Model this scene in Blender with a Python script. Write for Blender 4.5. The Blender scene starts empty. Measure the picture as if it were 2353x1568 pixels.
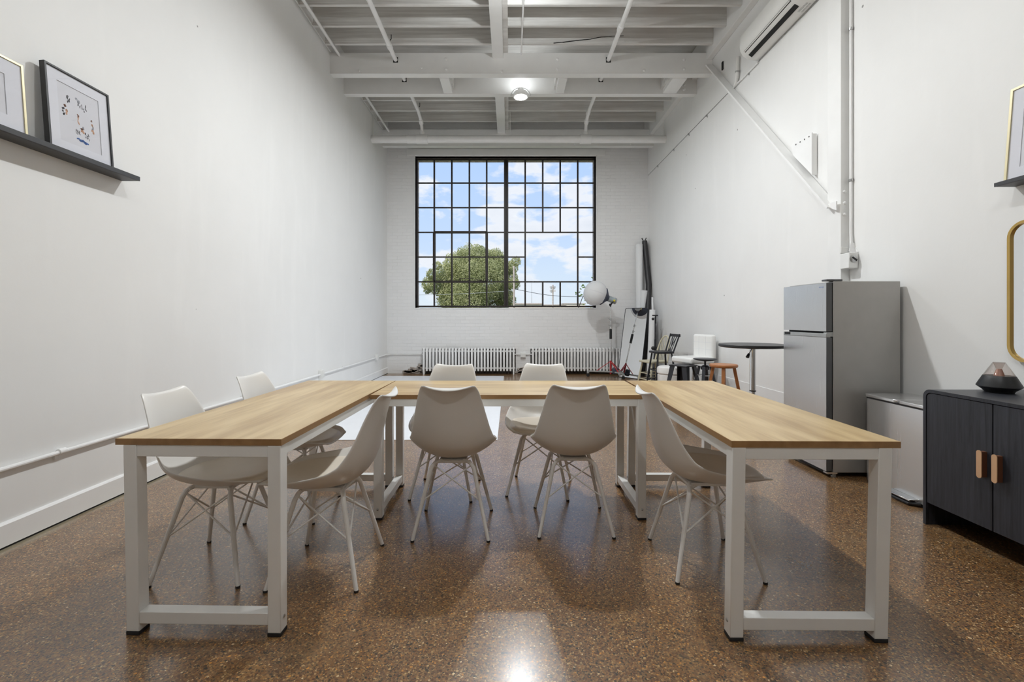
import bpy, math, random
from mathutils import Vector, Matrix
R = math.radians
PI = math.pi
random.seed(7)
sc = bpy.context.scene
COL = sc.collection
H = 1.2116            # eye height

# ------------------------------------------------------------------ mesh builder
class M:
    def __init__(s, off=(0, 0, 0)):
        s.v = []; s.f = []; s.mi = []; s.off = Vector(off); s.cur = 0
    def add(s, vs, fs):
        n = len(s.v)
        s.v += [Vector(p) - s.off for p in vs]
        s.f += [[i + n for i in f] for f in fs]
        s.mi += [s.cur] * len(fs)
        return s
    def box(s, x0, x1, y0, y1, z0, z1, mat=None):
        vs = [Vector((x, y, z)) for z in (z0, z1) for y in (y0, y1) for x in (x0, x1)]
        if mat: vs = [mat @ p for p in vs]
        return s.add(vs, [(0, 2, 3, 1), (4, 5, 7, 6), (0, 1, 5, 4), (2, 6, 7, 3), (0, 4, 6, 2), (1, 3, 7, 5)])
    def bar(s, a, b, w, h, up=(0, 0, 1)):
        a = Vector(a); b = Vector(b); d = (b - a); L = d.length; d.normalize()
        x = d.cross(Vector(up))
        if x.length < 1e-4: x = Vector((1, 0, 0))
        x.normalize(); y = x.cross(d)
        vs = []
        for p in (a, b):
            for i, j in ((-1, -1), (1, -1), (1, 1), (-1, 1)):
                vs.append(p + x * i * w / 2 + y * j * h / 2)
        return s.add(vs, [(3, 2, 1, 0), (4, 5, 6, 7), (0, 1, 5, 4), (1, 2, 6, 5), (2, 3, 7, 6), (3, 0, 4, 7)])
    def tube(s, pts, r, seg=10, cap=True, closed=False):
        pts = [Vector(p) for p in pts]; n = len(pts)
        rs = r if isinstance(r, (list, tuple)) else [r] * n
        vs = []; prev = None
        for i, p in enumerate(pts):
            if closed: d = pts[(i + 1) % n] - pts[i - 1]
            else: d = pts[min(i + 1, n - 1)] - pts[max(i - 1, 0)]
            d.normalize()
            if prev is None:
                u = d.orthogonal().normalized()
            else:
                u = prev - d * prev.dot(d); u.normalize()
            prev = u; w = d.cross(u)
            for k in range(seg):
                t = 2 * PI * k / seg
                vs.append(p + (u * math.cos(t) + w * math.sin(t)) * rs[i])
        fs = []
        m = n if closed else n - 1
        for i in range(m):
            a = i * seg; b = ((i + 1) % n) * seg
            for k in range(seg):
                k2 = (k + 1) % seg
                fs.append((a + k, a + k2, b + k2, b + k))
        if cap and not closed:
            fs.append(tuple(range(seg))[::-1]); fs.append(tuple((n - 1) * seg + k for k in range(seg)))
        return s.add(vs, fs)
    def cyl(s, a, b, r, r2=None, seg=16):
        return s.tube([a, b], [r, r if r2 is None else r2], seg)
    def lathe(s, prof, c=(0, 0, 0), seg=32, mat=None):
        c = Vector(c); vs = []; fs = []
        for (r, z) in prof:
            for k in range(seg):
                t = 2 * PI * k / seg
                p = Vector((max(r, 1e-4) * math.cos(t), max(r, 1e-4) * math.sin(t), z))
                vs.append((mat @ p if mat else p) + c)
        for i in range(len(prof) - 1):
            for k in range(seg):
                k2 = (k + 1) % seg
                fs.append((i * seg + k, i * seg + k2, (i + 1) * seg + k2, (i + 1) * seg + k))
        fs.append(tuple(range(seg))[::-1]); fs.append(tuple((len(prof) - 1) * seg + k for k in range(seg)))
        return s.add(vs, fs)
    def prism(s, poly, axis, a, b):
        def pt(u, v, w):
            return {'x': (w, u, v), 'y': (u, w, v), 'z': (u, v, w)}[axis]
        n = len(poly)
        vs = [pt(u, v, a) for u, v in poly] + [pt(u, v, b) for u, v in poly]
        fs = [tuple(range(n))[::-1], tuple(range(n, 2 * n))] + [(i, (i + 1) % n, n + (i + 1) % n, n + i) for i in range(n)]
        return s.add(vs, fs)
    def ball(s, c, r, seg=16, rings=10, sc3=(1, 1, 1)):
        pr = []
        c = Vector(c); vs = []; fs = []
        for i in range(rings + 1):
            a = PI * i / rings
            for k in range(seg):
                t = 2 * PI * k / seg
                vs.append(c + Vector((r * math.sin(a) * math.cos(t) * sc3[0], r * math.sin(a) * math.sin(t) * sc3[1], r * math.cos(a) * sc3[2])))
        for i in range(rings):
            for k in range(seg):
                k2 = (k + 1) % seg
                fs.append((i * seg + k, (i + 1) * seg + k, (i + 1) * seg + k2, i * seg + k2))
        return s.add(vs, fs)
    def obj(s, name, mat, parent=None, bevel=0, bseg=2, sub=0, smooth=35, solid=0, loc=None):
        me = bpy.data.meshes.new(name)
        me.from_pydata([tuple(p) for p in s.v], [], s.f)
        mats = mat if isinstance(mat, (list, tuple)) else [mat]
        for m_ in mats: me.materials.append(m_)
        if len(mats) > 1: me.polygons.foreach_set('material_index', s.mi)
        me.validate(); me.update()
        import bmesh
        b = bmesh.new(); b.from_mesh(me)
        bmesh.ops.remove_doubles(b, verts=b.verts, dist=1e-6)
        bmesh.ops.recalc_face_normals(b, faces=b.faces); b.to_mesh(me); b.free()
        if smooth:
            me.shade_smooth()
            try: me.set_sharp_from_angle(angle=R(smooth))
            except Exception: pass
        o = bpy.data.objects.new(name, me); COL.objects.link(o)
        if parent: o.parent = parent
        if loc: o.location = loc
        if solid:
            m = o.modifiers.new('solid', 'SOLIDIFY'); m.thickness = abs(solid); m.offset = -1 if solid > 0 else 1
        if sub:
            m = o.modifiers.new('sub', 'SUBSURF'); m.levels = sub; m.render_levels = sub
        if bevel:
            m = o.modifiers.new('bevel', 'BEVEL'); m.width = bevel; m.segments = bseg; m.limit_method = 'ANGLE'; m.angle_limit = R(40)
            m.harden_normals = False
        return o

def tag(o, label, cat=None, group=None, kind=None):
    if label: o['label'] = label
    if cat: o['category'] = cat
    if group: o['group'] = group
    if kind: o['kind'] = kind
    return o
def thing(name, label, cat, loc=(0, 0, 0), rz=0, group=None, kind=None):
    o = bpy.data.objects.new(name, None); COL.objects.link(o)
    o.empty_display_size = .1
    o.location = loc; o.rotation_euler = (0, 0, rz)
    return tag(o, label, cat, group, kind)
def struct(o, label=None):
    o['kind'] = 'structure'
    if label: o['label'] = label
    return o
def dup(root, loc, rz, label, group=None):
    def cp(o, par):
        c = o.copy(); COL.objects.link(c)
        if par: c.parent = par
        for ch in list(o.children): cp(ch, c)
        return c
    r = cp(root, None); r.location = loc; r.rotation_euler = (0, 0, rz); r['label'] = label
    if group: r['group'] = group
    return r

# ------------------------------------------------------------------ materials
def srgb(r, g, b):
    f = lambda c: (c / 255) / 12.92 if c <= 10 else (((c / 255) + .055) / 1.055) ** 2.4
    return (f(r), f(g), f(b), 1)
class Mat:
    def __init__(s, name, col=(.8, .8, .8, 1), rough=.5, metal=0, spec=.5, **kw):
        s.m = bpy.data.materials.new(name); s.m.use_nodes = True
        s.t = s.m.node_tree; s.N = s.t.nodes; s.L = s.t.links
        s.b = s.N['Principled BSDF']
        s.b.inputs['Base Color'].default_value = col
        s.b.inputs['Roughness'].default_value = rough
        s.b.inputs['Metallic'].default_value = metal
        s.b.inputs['Specular IOR Level'].default_value = spec
        for k, v in kw.items(): s.b.inputs[k.replace('_', ' ')].default_value = v
        s._co = None
    def n(s, typ, **kw):
        nd = s.N.new('ShaderNode' + typ)
        for k, v in kw.items():
            if k.startswith('i_'): nd.inputs[k[2:].replace('_', ' ')].default_value = v
            else: setattr(nd, k, v)
        return nd
    def co(s, scale=(1, 1, 1), rot=(0, 0, 0), kind='Object'):
        tc = s.n('TexCoord'); mp = s.n('Mapping')
        mp.inputs['Scale'].default_value = scale; mp.inputs['Rotation'].default_value = rot
        s.L.new(tc.outputs[kind], mp.inputs['Vector']); return mp.outputs[0]
    def noise(s, vec, scale, detail=4, rough=.55, dist=0):
        nd = s.n('TexNoise'); nd.inputs['Scale'].default_value = scale; nd.inputs['Detail'].default_value = detail
        nd.inputs['Roughness'].default_value = rough; nd.inputs['Distortion'].default_value = dist
        s.L.new(vec, nd.inputs['Vector']); return nd.outputs['Fac']
    def ramp(s, fac, stops, interp='LINEAR'):
        nd = s.n('ValToRGB'); cr = nd.color_ramp; cr.interpolation = interp
        while len(cr.elements) < len(stops): cr.elements.new(.5)
        for e, (p, c) in zip(cr.elements, stops):
            e.position = p; e.color = c if len(c) == 4 else (*c, 1)
        s.L.new(fac, nd.inputs[0]); return nd.outputs[0]
    def mix(s, fac, a, b, mode='MIX'):
        nd = s.n('Mix', data_type='RGBA', blend_type=mode)
        for k, v in ((0, fac), (6, a), (7, b)):
            if hasattr(v, 'is_output') or isinstance(v, bpy.types.NodeSocket): s.L.new(v, nd.inputs[k])
            else: nd.inputs[k].default_value = v
        return nd.outputs[2]
    def math(s, op, a, b=0., clamp=False):
        nd = s.n('Math', operation=op, use_clamp=clamp)
        for k, v in ((0, a), (1, b)):
            if isinstance(v, bpy.types.NodeSocket): s.L.new(v, nd.inputs[k])
            else: nd.inputs[k].default_value = v
        return nd.outputs[0]
    def set(s, inp, out): s.L.new(out, s.b.inputs[inp]); return s
    def bump(s, h, strength=.2, dist=.01):
        nd = s.n('Bump'); nd.inputs['Strength'].default_value = strength; nd.inputs['Distance'].default_value = dist
        s.L.new(h, nd.inputs['Height']); s.L.new(nd.outputs[0], s.b.inputs['Normal']); return s

def g(v): return (v, v, v, 1)
def simple(name, col, rough=.5, metal=0, var=.06, scale=8, bump=0, **kw):
    m = Mat(name, col, rough, metal, **kw)
    v = m.co(); f = m.noise(v, scale, 3)
    lo = tuple(c * (1 - var) for c in col[:3]) + (1,); hi = tuple(min(1, c * (1 + var)) for c in col[:3]) + (1,)
    m.set('Base Color', m.ramp(f, [(.3, lo), (.7, hi)]))
    if bump: m.bump(m.noise(v, scale * 12, 4), bump, .002)
    return m.m

# plaster wall paint
def wall_mat(name, base):
    m = Mat(name, g(.8), .55, spec=.3)
    v = m.co()
    big = m.noise(v, .9, 5, .6)
    c = m.ramp(big, [(.3, tuple(x * .955 for x in base) + (1,)), (.7, base + (1,))])
    # taped joints, long soft vertical marks and little scuffs
    st = m.noise(m.co((2.5, 2.5, .35)), 1.6, 4, .6)
    c = m.mix(m.ramp(st, [(.55, g(0)), (.8, g(.5))]), c, tuple(min(1, x * 1.05) for x in base) + (1,))
    sp = m.n('TexVoronoi', feature='F1'); sp.inputs['Scale'].default_value = 2.3; m.L.new(v, sp.inputs['Vector'])
    spk = m.ramp(sp.outputs['Distance'], [(0, g(1)), (.022, g(1)), (.03, g(0))])
    gate = m.ramp(sp.outputs['Color'], [(.55, g(0)), (.56, g(1))])
    spm = m.mix(1, spk, gate, 'MULTIPLY')
    c = m.mix(spm, c, (.30, .29, .28, 1))
    m.set('Base Color', c)
    m.bump(m.math('ADD', m.noise(v, 3, 4), m.math('MULTIPLY', m.noise(v, 60, 3), .08)), .35, .01)
    return m.m
W_wall = wall_mat('white_wall_paint', (.86, .86, .85))
W_floorwhite = simple('white_floor_paint', (.80, .82, .86, 1), .32, var=.02)
# painted brick
m = Mat('painted_brick', g(.78), .6, spec=.3)
tc = m.n('TexCoord'); sx = m.n('SeparateXYZ'); cx = m.n('CombineXYZ')
m.L.new(tc.outputs['Object'], sx.inputs[0]); m.L.new(sx.outputs[0], cx.inputs[0]); m.L.new(sx.outputs[2], cx.inputs[1]); m.L.new(sx.outputs[1], cx.inputs[2])
wn = m.n('TexNoise'); wn.inputs['Scale'].default_value = 5; m.L.new(cx.outputs[0], wn.inputs['Vector'])
va = m.n('VectorMath', operation='MULTIPLY_ADD'); m.L.new(wn.outputs['Color'], va.inputs[0]); va.inputs[1].default_value = (.05, .020, 0); m.L.new(cx.outputs[0], va.inputs[2])
br = m.n('TexBrick'); br.inputs['Scale'].default_value = 1; br.inputs['Brick Width'].default_value = .21; br.inputs['Row Height'].default_value = .073
br.inputs['Mortar Size'].default_value = .005; br.inputs['Mortar Smooth'].default_value = .6
br.inputs['Color1'].default_value = g(.85); br.inputs['Color2'].default_value = g(.82); br.inputs['Mortar'].default_value = g(.815)
m.L.new(va.outputs[0], br.inputs['Vector'])
pt = m.noise(cx.outputs[0], 1.1, 5, .6)
c = m.mix(m.ramp(pt, [(.35, g(0)), (.65, g(.75))]), br.outputs['Color'], (.84, .84, .835, 1))
m.set('Base Color', c)
fade = m.ramp(m.noise(cx.outputs[0], 1.7, 3), [(.35, g(.25)), (.6, g(1))])
hh = m.math('ADD', m.math('MULTIPLY', m.math('SUBTRACT', 1, br.outputs['Fac']), fade), m.math('MULTIPLY', m.noise(cx.outputs[0], 25, 4), .35))
m.bump(hh, .5, .008)
W_brick = m.m
W_gapshade = simple('radiator_gap_shade', (.075, .068, .062, 1), .9, var=.5, scale=14, bump=.4)  # dark colour standing in for shade behind the radiators
# limewashed joist wood
def joistwood(name, lo, hi, stain):
    m = Mat(name, g(.6), .7, spec=.2)
    v = m.co((.35, 3, 9)); f = m.noise(v, 2.2, 6, .65, .4)
    f2 = m.noise(m.co((.6, 1, 1)), 1.3, 4, .6)
    c = m.ramp(f, [(.32, lo), (.62, hi)])
    c = m.mix(m.ramp(f2, [(.45, g(0)), (.75, g(.75))]), c, stain)
    m.set('Base Color', c); m.bump(f, .25, .004); return m.m
W_joist = joistwood('whitewashed_joist', (.56, .55, .525, 1), (.82, .82, .80, 1), (.62, .575, .545, 1))
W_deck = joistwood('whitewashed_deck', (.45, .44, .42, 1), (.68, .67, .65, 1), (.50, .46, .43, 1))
M_steel = simple('white_painted_steel', (.85, .85, .84, 1), .45, var=.03, scale=3, bump=.05)
M_pipe = simple('white_painted_pipe', (.87, .87, .865, 1), .4, var=.03, scale=6, bump=.04)
M_trim = simple('white_trim_paint', (.87, .87, .865, 1), .38, var=.02, scale=4)
M_dark = simple('dark_gap', (.012, .012, .012, 1), .8)
# floor aggregate
m = Mat('polished_aggregate_floor', g(.2), .25, spec=.5)
v = m.co()
wv = m.n('TexNoise'); wv.inputs['Scale'].default_value = 60; m.L.new(v, wv.inputs['Vector'])
vd = m.n('VectorMath', operation='MULTIPLY_ADD'); m.L.new(wv.outputs['Color'], vd.inputs[0]); vd.inputs[1].default_value = (.007, .007, .0); m.L.new(v, vd.inputs[2])
def vor(scale):
    a = m.n('TexVoronoi', feature='F1'); a.inputs['Scale'].default_value = scale; m.L.new(vd.outputs[0], a.inputs['Vector'])
    return a
v1 = vor(85); v2 = vor(190)
sep1 = m.n('SeparateColor'); m.L.new(v1.outputs['Color'], sep1.inputs[0])
sep2 = m.n('SeparateColor'); m.L.new(v2.outputs['Color'], sep2.inputs[0])
peb = [(0, (.010, .011, .012)), (.10, (.016, .016, .016)), (.13, (.075, .030, .014)), (.27, (.15, .068, .024)), (.42, (.20, .10, .036)), (.56, (.14, .085, .045)),
       (.70, (.25, .155, .07)), (.80, (.10, .055, .03)), (.93, (.40, .28, .15)), (.972, (.46, .21, .04)), (.990, (.58, .47, .33))]
fine = m.ramp(sep2.outputs[0], peb, 'CONSTANT')
big = m.ramp(sep1.outputs[0], peb, 'CONSTANT')
inside = m.ramp(v1.outputs['Distance'], [(.36, g(1)), (.46, g(0))])
sel = m.mix(1, inside, m.ramp(sep1.outputs[1], [(.50, g(0)), (.52, g(1))]), 'MULTIPLY')
matrix = m.mix(.12, fine, (.175, .115, .062, 1))
c = m.mix(sel, matrix, big)
pat = m.noise(v, .75, 4, .6)
c = m.mix(m.ramp(pat, [(.35, g(0)), (.7, g(.45))]), c, m.mix(1, c, (.62, .58, .60, 1), 'MULTIPLY'))
pat2 = m.noise(v, 2.2, 5, .7)
c = m.mix(m.ramp(pat2, [(.52, g(0)), (.72, g(.22))]), c, (.26, .21, .16, 1))
c = m.mix(m.ramp(m.noise(v, 3.1, 6, .72), [(.56, g(0)), (.70, g(.55))]), c, m.mix(1, c, (.42, .38, .36, 1), 'MULTIPLY'))
# dusty pale edge along the left wall, dark chips under the tables
sxx = m.n('SeparateXYZ'); m.L.new(v, sxx.inputs[0])
edge = m.ramp(m.math('ADD', m.math('MULTIPLY', m.math('ADD', sxx.outputs[0], 2.66), 5.5), m.math('MULTIPLY', m.noise(v, 4, 4), .5)), [(.35, g(.8)), (.75, g(0))])
c = m.mix(edge, c, (.30, .29, .25, 1))
c = m.mix(1, m.mix(.06, c, (.155, .125, .10, 1)), (1.38, 1.30, 1.06, 1), 'MULTIPLY')
m.set('Base Color', c)
m.b.inputs['Coat Weight'].default_value = .65; m.b.inputs['Coat IOR'].default_value = 1.9; m.b.inputs['Coat Roughness'].default_value = .20
rf = m.noise(v, 1.6, 5, .65)
m.set('Roughness', m.ramp(rf, [(.3, g(.26)), (.7, g(.42))]))
m.bump(m.math('ADD', m.noise(v, 3, 3), m.math('MULTIPLY', m.noise(v, 90, 2), .12)), .10, .01)
W_floor = m.m
# table wood
def oak(name, lo, hi, mid, rough):
    m = Mat(name, g(.5), rough, spec=.5)
    v = m.co((1, .09, 1)); f = m.noise(v, 26, 3, .5, 0); f2 = m.noise(m.co((1, .05, 1)), 7, 2)
    sx = m.n('SeparateXYZ'); m.L.new(m.co(), sx.inputs[0])
    st = m.n('TexWhiteNoise', noise_dimensions='1D'); m.L.new(m.math('FLOOR', m.math('MULTIPLY', sx.outputs[0], 8.)), st.inputs['W'])
    c = m.ramp(m.math('ADD', m.math('MULTIPLY', f, .6), m.math('MULTIPLY', f2, .4)), [(.38, lo), (.5, mid), (.62, hi)])
    c = m.mix(m.math('MULTIPLY', st.outputs['Value'], .3), c, tuple(x * .86 for x in mid[:3]) + (1,))
    m.set('Base Color', c); return m.m
M_oak = oak('oak_laminate', (.41, .26, .105, 1), (.62, .46, .24, 1), (.53, .375, .175, 1), .30)
M_oakedge = oak('oak_edge_band', (.25, .135, .05, 1), (.35, .20, .08, 1), (.30, .165, .065, 1), .45)
M_white = simple('white_powder_coat', (.80, .80, .78, 1), .35, var=.02, scale=5, bump=.03)
M_foot = simple('black_rubber', (.012, .012, .013, 1), .6)
M_chrome = Mat('chrome', g(.72), .12, 1).m
M_bolt = Mat('bolt_steel', g(.5), .3, 1).m
M_shell = simple('white_moulded_plastic', (.76, .745, .715, 1), .32, var=.015, scale=3)
M_cush = simple('ivory_leatherette', (.72, .66, .57, 1), .42, var=.04, scale=6, bump=.08)
M_chleg = simple('white_chair_leg', (.76, .745, .72, 1), .4, var=.02)
# stainless
def steel(name, base, rough, metal=.9, axis='z'):
    m = Mat(name, g(base), rough, metal)
    f = m.noise(m.co((1, 60, 1) if axis == 'y' else (60, 60, .6)), 3, 5, .6)
    m.set('Roughness', m.ramp(f, [(.3, g(rough * .95)), (.7, g(rough * 1.06))]))
    m.set('Base Color', m.ramp(f, [(.3, g(base * .985)), (.7, g(base))])); return m.m
M_stain = steel('brushed_stainless', .72, .26, .85)
M_fridgeside = simple('grey_fridge_side', (.46, .45, .43, 1), .42, .35, var=.03)
M_fridgedark = simple('fridge_dark_edge', (.13, .135, .14, 1), .4, .4)
m = Mat('black_ash', g(.02), .38, spec=.45)
f = m.noise(m.co((6, 6, .35)), 9, 7, .65, .8)
m.set('Base Color', m.ramp(f, [(.3, (.015, .016, .020, 1)), (.7, (.042, .045, .056, 1))])); m.bump(f, .2, .002)
M_blackwood = m.m
M_copper = simple('copper_tan_handle', (.66, .41, .24, 1), .38, .15, var=.05)
M_copperside = simple('brown_handle_core', (.15, .06, .03, 1), .5)
M_blackmetal = simple('black_metal', (.025, .025, .03, 1), .38, .3)
M_blackplastic = simple('black_plastic', (.02, .021, .023, 1), .4)
M_gold = simple('pale_gold', (.82, .74, .48, 1), .35, .15, var=.03)
M_gold2 = simple('brass_frame', (.60, .40, .13, 1), .28, .85, var=.03)
M_blackframe = simple('black_frame_wood', (.028, .028, .03, 1), .45)
M_paper = simple('mat_board', (.80, .81, .84, 1), .6, var=.01)
M_paper2 = simple('print_paper', (.74, .745, .765, 1), .6, var=.01)
M_mirror = Mat('mirror_silver', g(.92), .015, 1).m
M_shelf = simple('charcoal_shelf', (.045, .046, .05, 1), .45, var=.05)
M_winframe = simple('dark_brown_window_steel', (.020, .014, .011, 1), .5, var=.3, scale=20)
M_white2 = simple('white_leatherette', (.83, .83, .81, 1), .38, var=.015, bump=.04)
M_cream = simple('cream_painted_wood', (.60, .56, .42, 1), .5, var=.07)
M_orange = simple('orange_brown_wood', (.40, .155, .050, 1), .42, var=.15, scale=14)
M_bucket = simple('white_plastic_drum', (.80, .79, .77, 1), .4)
M_red = simple('red_painted_metal', (.42, .03, .035, 1), .4)
M_grey = simple('grey_metal', (.45, .46, .46, 1), .35, .6)
M_bluegrey = simple('grey_blue_lamp_housing', (.38, .44, .47, 1), .4, .2)
M_slate = simple('slate_fabric', (.055, .065, .095, 1), .7)
M_yellow = simple('yellow_badge', (.75, .60, .03, 1), .5)
m = Mat('lantern_cloth', (.90, .90, .895, 1), .8, spec=.2)
_tr = m.n('BsdfTranslucent'); _tr.inputs[0].default_value = (.92, .92, .92, 1); _mx = m.n('MixShader'); _mx.inputs[0].default_value = .45
m.L.new(m.b.outputs[0], _mx.inputs[1]); m.L.new(_tr.outputs[0], _mx.inputs[2]); m.L.new(_mx.outputs[0], m.N['Material Output'].inputs[0])
M_lantern = m.m
M_roll = simple('white_paper_roll', (.80, .81, .82, 1), .5, var=.01)
M_brick = simple('broken_brick', (.44, .39, .35, 1), .9, var=.5, scale=20)
M_art1 = simple('art_black', (.03, .03, .035, 1), .7, var=.6, scale=120)
M_art2 = simple('art_skin', (.62, .36, .22, 1), .7, var=.3, scale=90)
M_art3 = simple('art_blue', (.05, .13, .36, 1), .7, var=.7, scale=90)
M_art4 = simple('art_grey', (.38, .39, .42, 1), .7, var=.4, scale=120)
M_art5 = simple('art_brown', (.20, .08, .04, 1), .7, var=.4, scale=90)
def glass(name, tint=(.96, .98, .98, 1), k=.5):
    m = bpy.data.materials.new(name); m.use_nodes = True; t = m.node_tree; t.nodes.clear()
    o = t.nodes.new('ShaderNodeOutputMaterial'); mx = t.nodes.new('ShaderNodeMixShader'); tr = t.nodes.new('ShaderNodeBsdfTransparent'); gl = t.nodes.new('ShaderNodeBsdfGlossy'); lw = t.nodes.new('ShaderNodeLayerWeight')
    tr.inputs[0].default_value = tint; gl.inputs['Roughness'].default_value = .02; lw.inputs[0].default_value = .5
    pw = t.nodes.new('ShaderNodeMath'); pw.operation = 'POWER'; pw.inputs[1].default_value = 5; t.links.new(lw.outputs['Facing'], pw.inputs[0])
    ma = t.nodes.new('ShaderNodeMath'); ma.operation = 'MULTIPLY_ADD'; ma.inputs[1].default_value = k * .9; ma.inputs[2].default_value = .035 * k; t.links.new(pw.outputs[0], ma.inputs[0])
    t.links.new(ma.outputs[0], mx.inputs[0]); t.links.new(tr.outputs[0], mx.inputs[1]); t.links.new(gl.outputs[0], mx.inputs[2]); t.links.new(mx.outputs[0], o.inputs[0]); return m
M_glass = glass('window_glass', (.99, .99, .99, 1), .003); M_glass2 = glass('clear_glass_cone', (.95, .93, .92, 1), 1.); M_glass3 = glass('picture_glass', (.99, .99, 1, 1), 1.)
def emis(name, col, st):
    m = bpy.data.materials.new(name); m.use_nodes = True; t = m.node_tree; t.nodes.clear()
    o = t.nodes.new('ShaderNodeOutputMaterial'); e = t.nodes.new('ShaderNodeEmission'); e.inputs[0].default_value = col; e.inputs[1].default_value = st
    t.links.new(e.outputs[0], o.inputs[0]); return m
M_lampglow = emis('lamp_glow', (1, .99, .97, 1), 12)

# ------------------------------------------------------------------ room shell
XL, XR, YB, YF = -2.66, 2.99, 9.85, -3.6
ZT = 5.46
struct(M().box(XL - .25, XR + .25, YF - .25, YB + .3, -.12, 0).obj('floor', W_floor, smooth=0), 'polished brown exposed aggregate concrete floor')
struct(M().box(XL - .2, XL, YF, YB + .3, 0, ZT).obj('wall_left', W_wall, smooth=0), 'tall white plaster wall on the left')
struct(M().box(XR, XR + .2, YF, YB + .3, 0, ZT).obj('wall_right', W_wall, smooth=0), 'tall white plaster wall on the right')
WX0, WX1, WZ0, WZ1 = -2.05, 1.86, 1.42, 4.70
b = M()
b.box(XL, WX0, YB, YB + .3, 0, ZT).box(WX1, XR, YB, YB + .3, 0, ZT).box(WX0, WX1, YB, YB + .3, 0, WZ0).box(WX0, WX1, YB, YB + .3, WZ1, ZT)
struct(b.obj('wall_back', W_brick, smooth=0), 'white painted brick wall around the big window')
W_front = wall_mat('taupe_wall_paint', (.60, .58, .54))
struct(M().box(XL, XR, YF - .2, YF, 0, ZT).obj('wall_front', W_front, smooth=0), 'taupe wall behind the viewer')
struct(M().box(XL - .2, XR + .2, YF - .2, YB + .3, ZT - .02, ZT + .15).obj('ceiling', W_deck, smooth=0), 'whitewashed board ceiling deck above the joists')
# baseboards
b = M().prism([(XL, 0.012), (XL + .018, .012), (XL + .018, .125), (XL + .010, .135), (XL, .137)], 'y', YF, YB)
struct(b.obj('baseboard_left', M_trim), 'white baseboard along the left wall')
struct(M().box(XL + .001, XL + .012, YF, YB, .0, .012).obj('trim_1', M_dark, smooth=0), 'dark gap under the left baseboard')
b = M().prism([(XR, 0.004), (XR - .006, .004), (XR - .006, .387), (XR, .387)], 'y', YF, YB)
struct(b.obj('baseboard_right', M_trim), 'tall white base panel along the right wall')
# cove at top of walls
struct(M().box(XL, XL + .02, YF, YB, 5.125, ZT - .02).obj('trim_2', M_steel, bevel=.01), 'white ledger along the top of the left wall')
struct(M().box(XR - .09, XR, YF, YB, 5.02, ZT - .02).obj('trim_3', M_steel, bevel=.01), 'white ledger along the top of the right wall')
# seam line on the right wall
struct(M().box(XR - .006, XR, YF, YB, 4.285, 4.293).obj('trim_4', M_bolt, smooth=0), 'thin wallboard seam high on the right wall')
# dark panels painting in the shade seen between the radiator sections
struct(M().box(-1.90, .125, YB - .004, YB + .02, .0, .535).obj('trim_8', W_gapshade, smooth=0), 'dark panel of painted-in shade behind the left radiator')
struct(M().box(.44, 2.50, YB - .004, YB + .02, .0, .535).obj('trim_9', W_gapshade, smooth=0), 'dark panel of painted-in shade behind the right radiator')
# window surround and steel lintel
struct(M().box(-2.24, 2.06, YB - .02, YB + .02, 4.715, 4.86).obj('trim_5', M_steel, bevel=.006), 'grey white steel lintel over the window')
b = M()
b.box(WX0 - .03, WX0, YB - .012, YB + .10, WZ0 - .02, WZ1 + .03).box(WX1, WX1 + .03, YB - .012, YB + .10, WZ0 - .02, WZ1 + .03)
b.box(WX0 - .03, WX1 + .03, YB - .012, YB + .10, WZ1, WZ1 + .03).box(WX0 - .03, WX1 + .03, YB - .01, YB + .10, WZ0 - .02, WZ0)
struct(b.obj('trim_6', M_trim, bevel=.004), 'white painted surround of the window')
b = M()
b.box(WX0, WX0 + .02, YB + .1, YB + .3, WZ0, WZ1).box(WX1 - .02, WX1, YB + .1, YB + .3, WZ0, WZ1).box(WX0, WX1, YB + .1, YB + .3, WZ1 - .03, WZ1)
struct(b.obj('trim_7', M_brick, bevel=.004), 'weathered brick edge outside the window frame')

# window
def wx(px): return (px - 1172) / 1045.8 * 9.93
def wz(py): return H + (730 - py) / 1045.8 * 9.93
win = thing('window_1', 'large steel grid factory window of small panes', None, (0, YB + .08, WZ0)); win['kind'] = 'structure'
off = (0, YB + .08, WZ0)
xs_l = [958.5, 998, 1038.3, 1078.6, 1118.4]; xs_r = [1206.8, 1247.1, 1287.2, 1327.5, 1366]
zs = [366.5, 421, 477.5, 534.3, 591, 648, 704.5]
Y0, Y1 = YB + .06, YB + .10
b = M(off)
X0, X1, Z0, Z1 = wx(957), wx(1367.5), wz(706.5), wz(365)
for (a, c_) in ((X0, X0 + .032), (X1 - .032, X1)): b.box(a, c_, Y0, Y1, Z0, Z1)
for (a, c_) in ((Z0, Z0 + .035), (Z1 - .035, Z1)): b.box(X0, X1, Y0, Y1, a, c_)
b.obj('window_frame', M_winframe, win, bevel=.003)
b = M(off); xm0, xm1 = wx(1158), wx(1168)
b.box(xm0, xm0 + .035, Y0 - .01, Y1, Z0, Z1).box(xm1 - .035, xm1, Y0 - .01, Y1, Z0, Z1).box(xm0 + .03, xm1 - .03, Y0 + .015, Y1, Z0, Z1)
b.obj('mullion', M_winframe, win, bevel=.003)
b = M(off); hw = .017
for x in xs_l[1:]: b.box(wx(x) - hw, wx(x) + hw, Y0 + .005, Y1 - .005, Z0, Z1)
for x in xs_r[:-1]:
    if x in (1247.1, 1287.2):
        b.box(wx(x) - hw, wx(x) + hw, Y0 + .005, Y1 - .005, Z0, wz(648)); b.box(wx(x) - hw, wx(x) + hw, Y0 + .005, Y1 - .005, wz(534.3), Z1)
    else: b.box(wx(x) - hw, wx(x) + hw, Y0 + .005, Y1 - .005, Z0, Z1)
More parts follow.
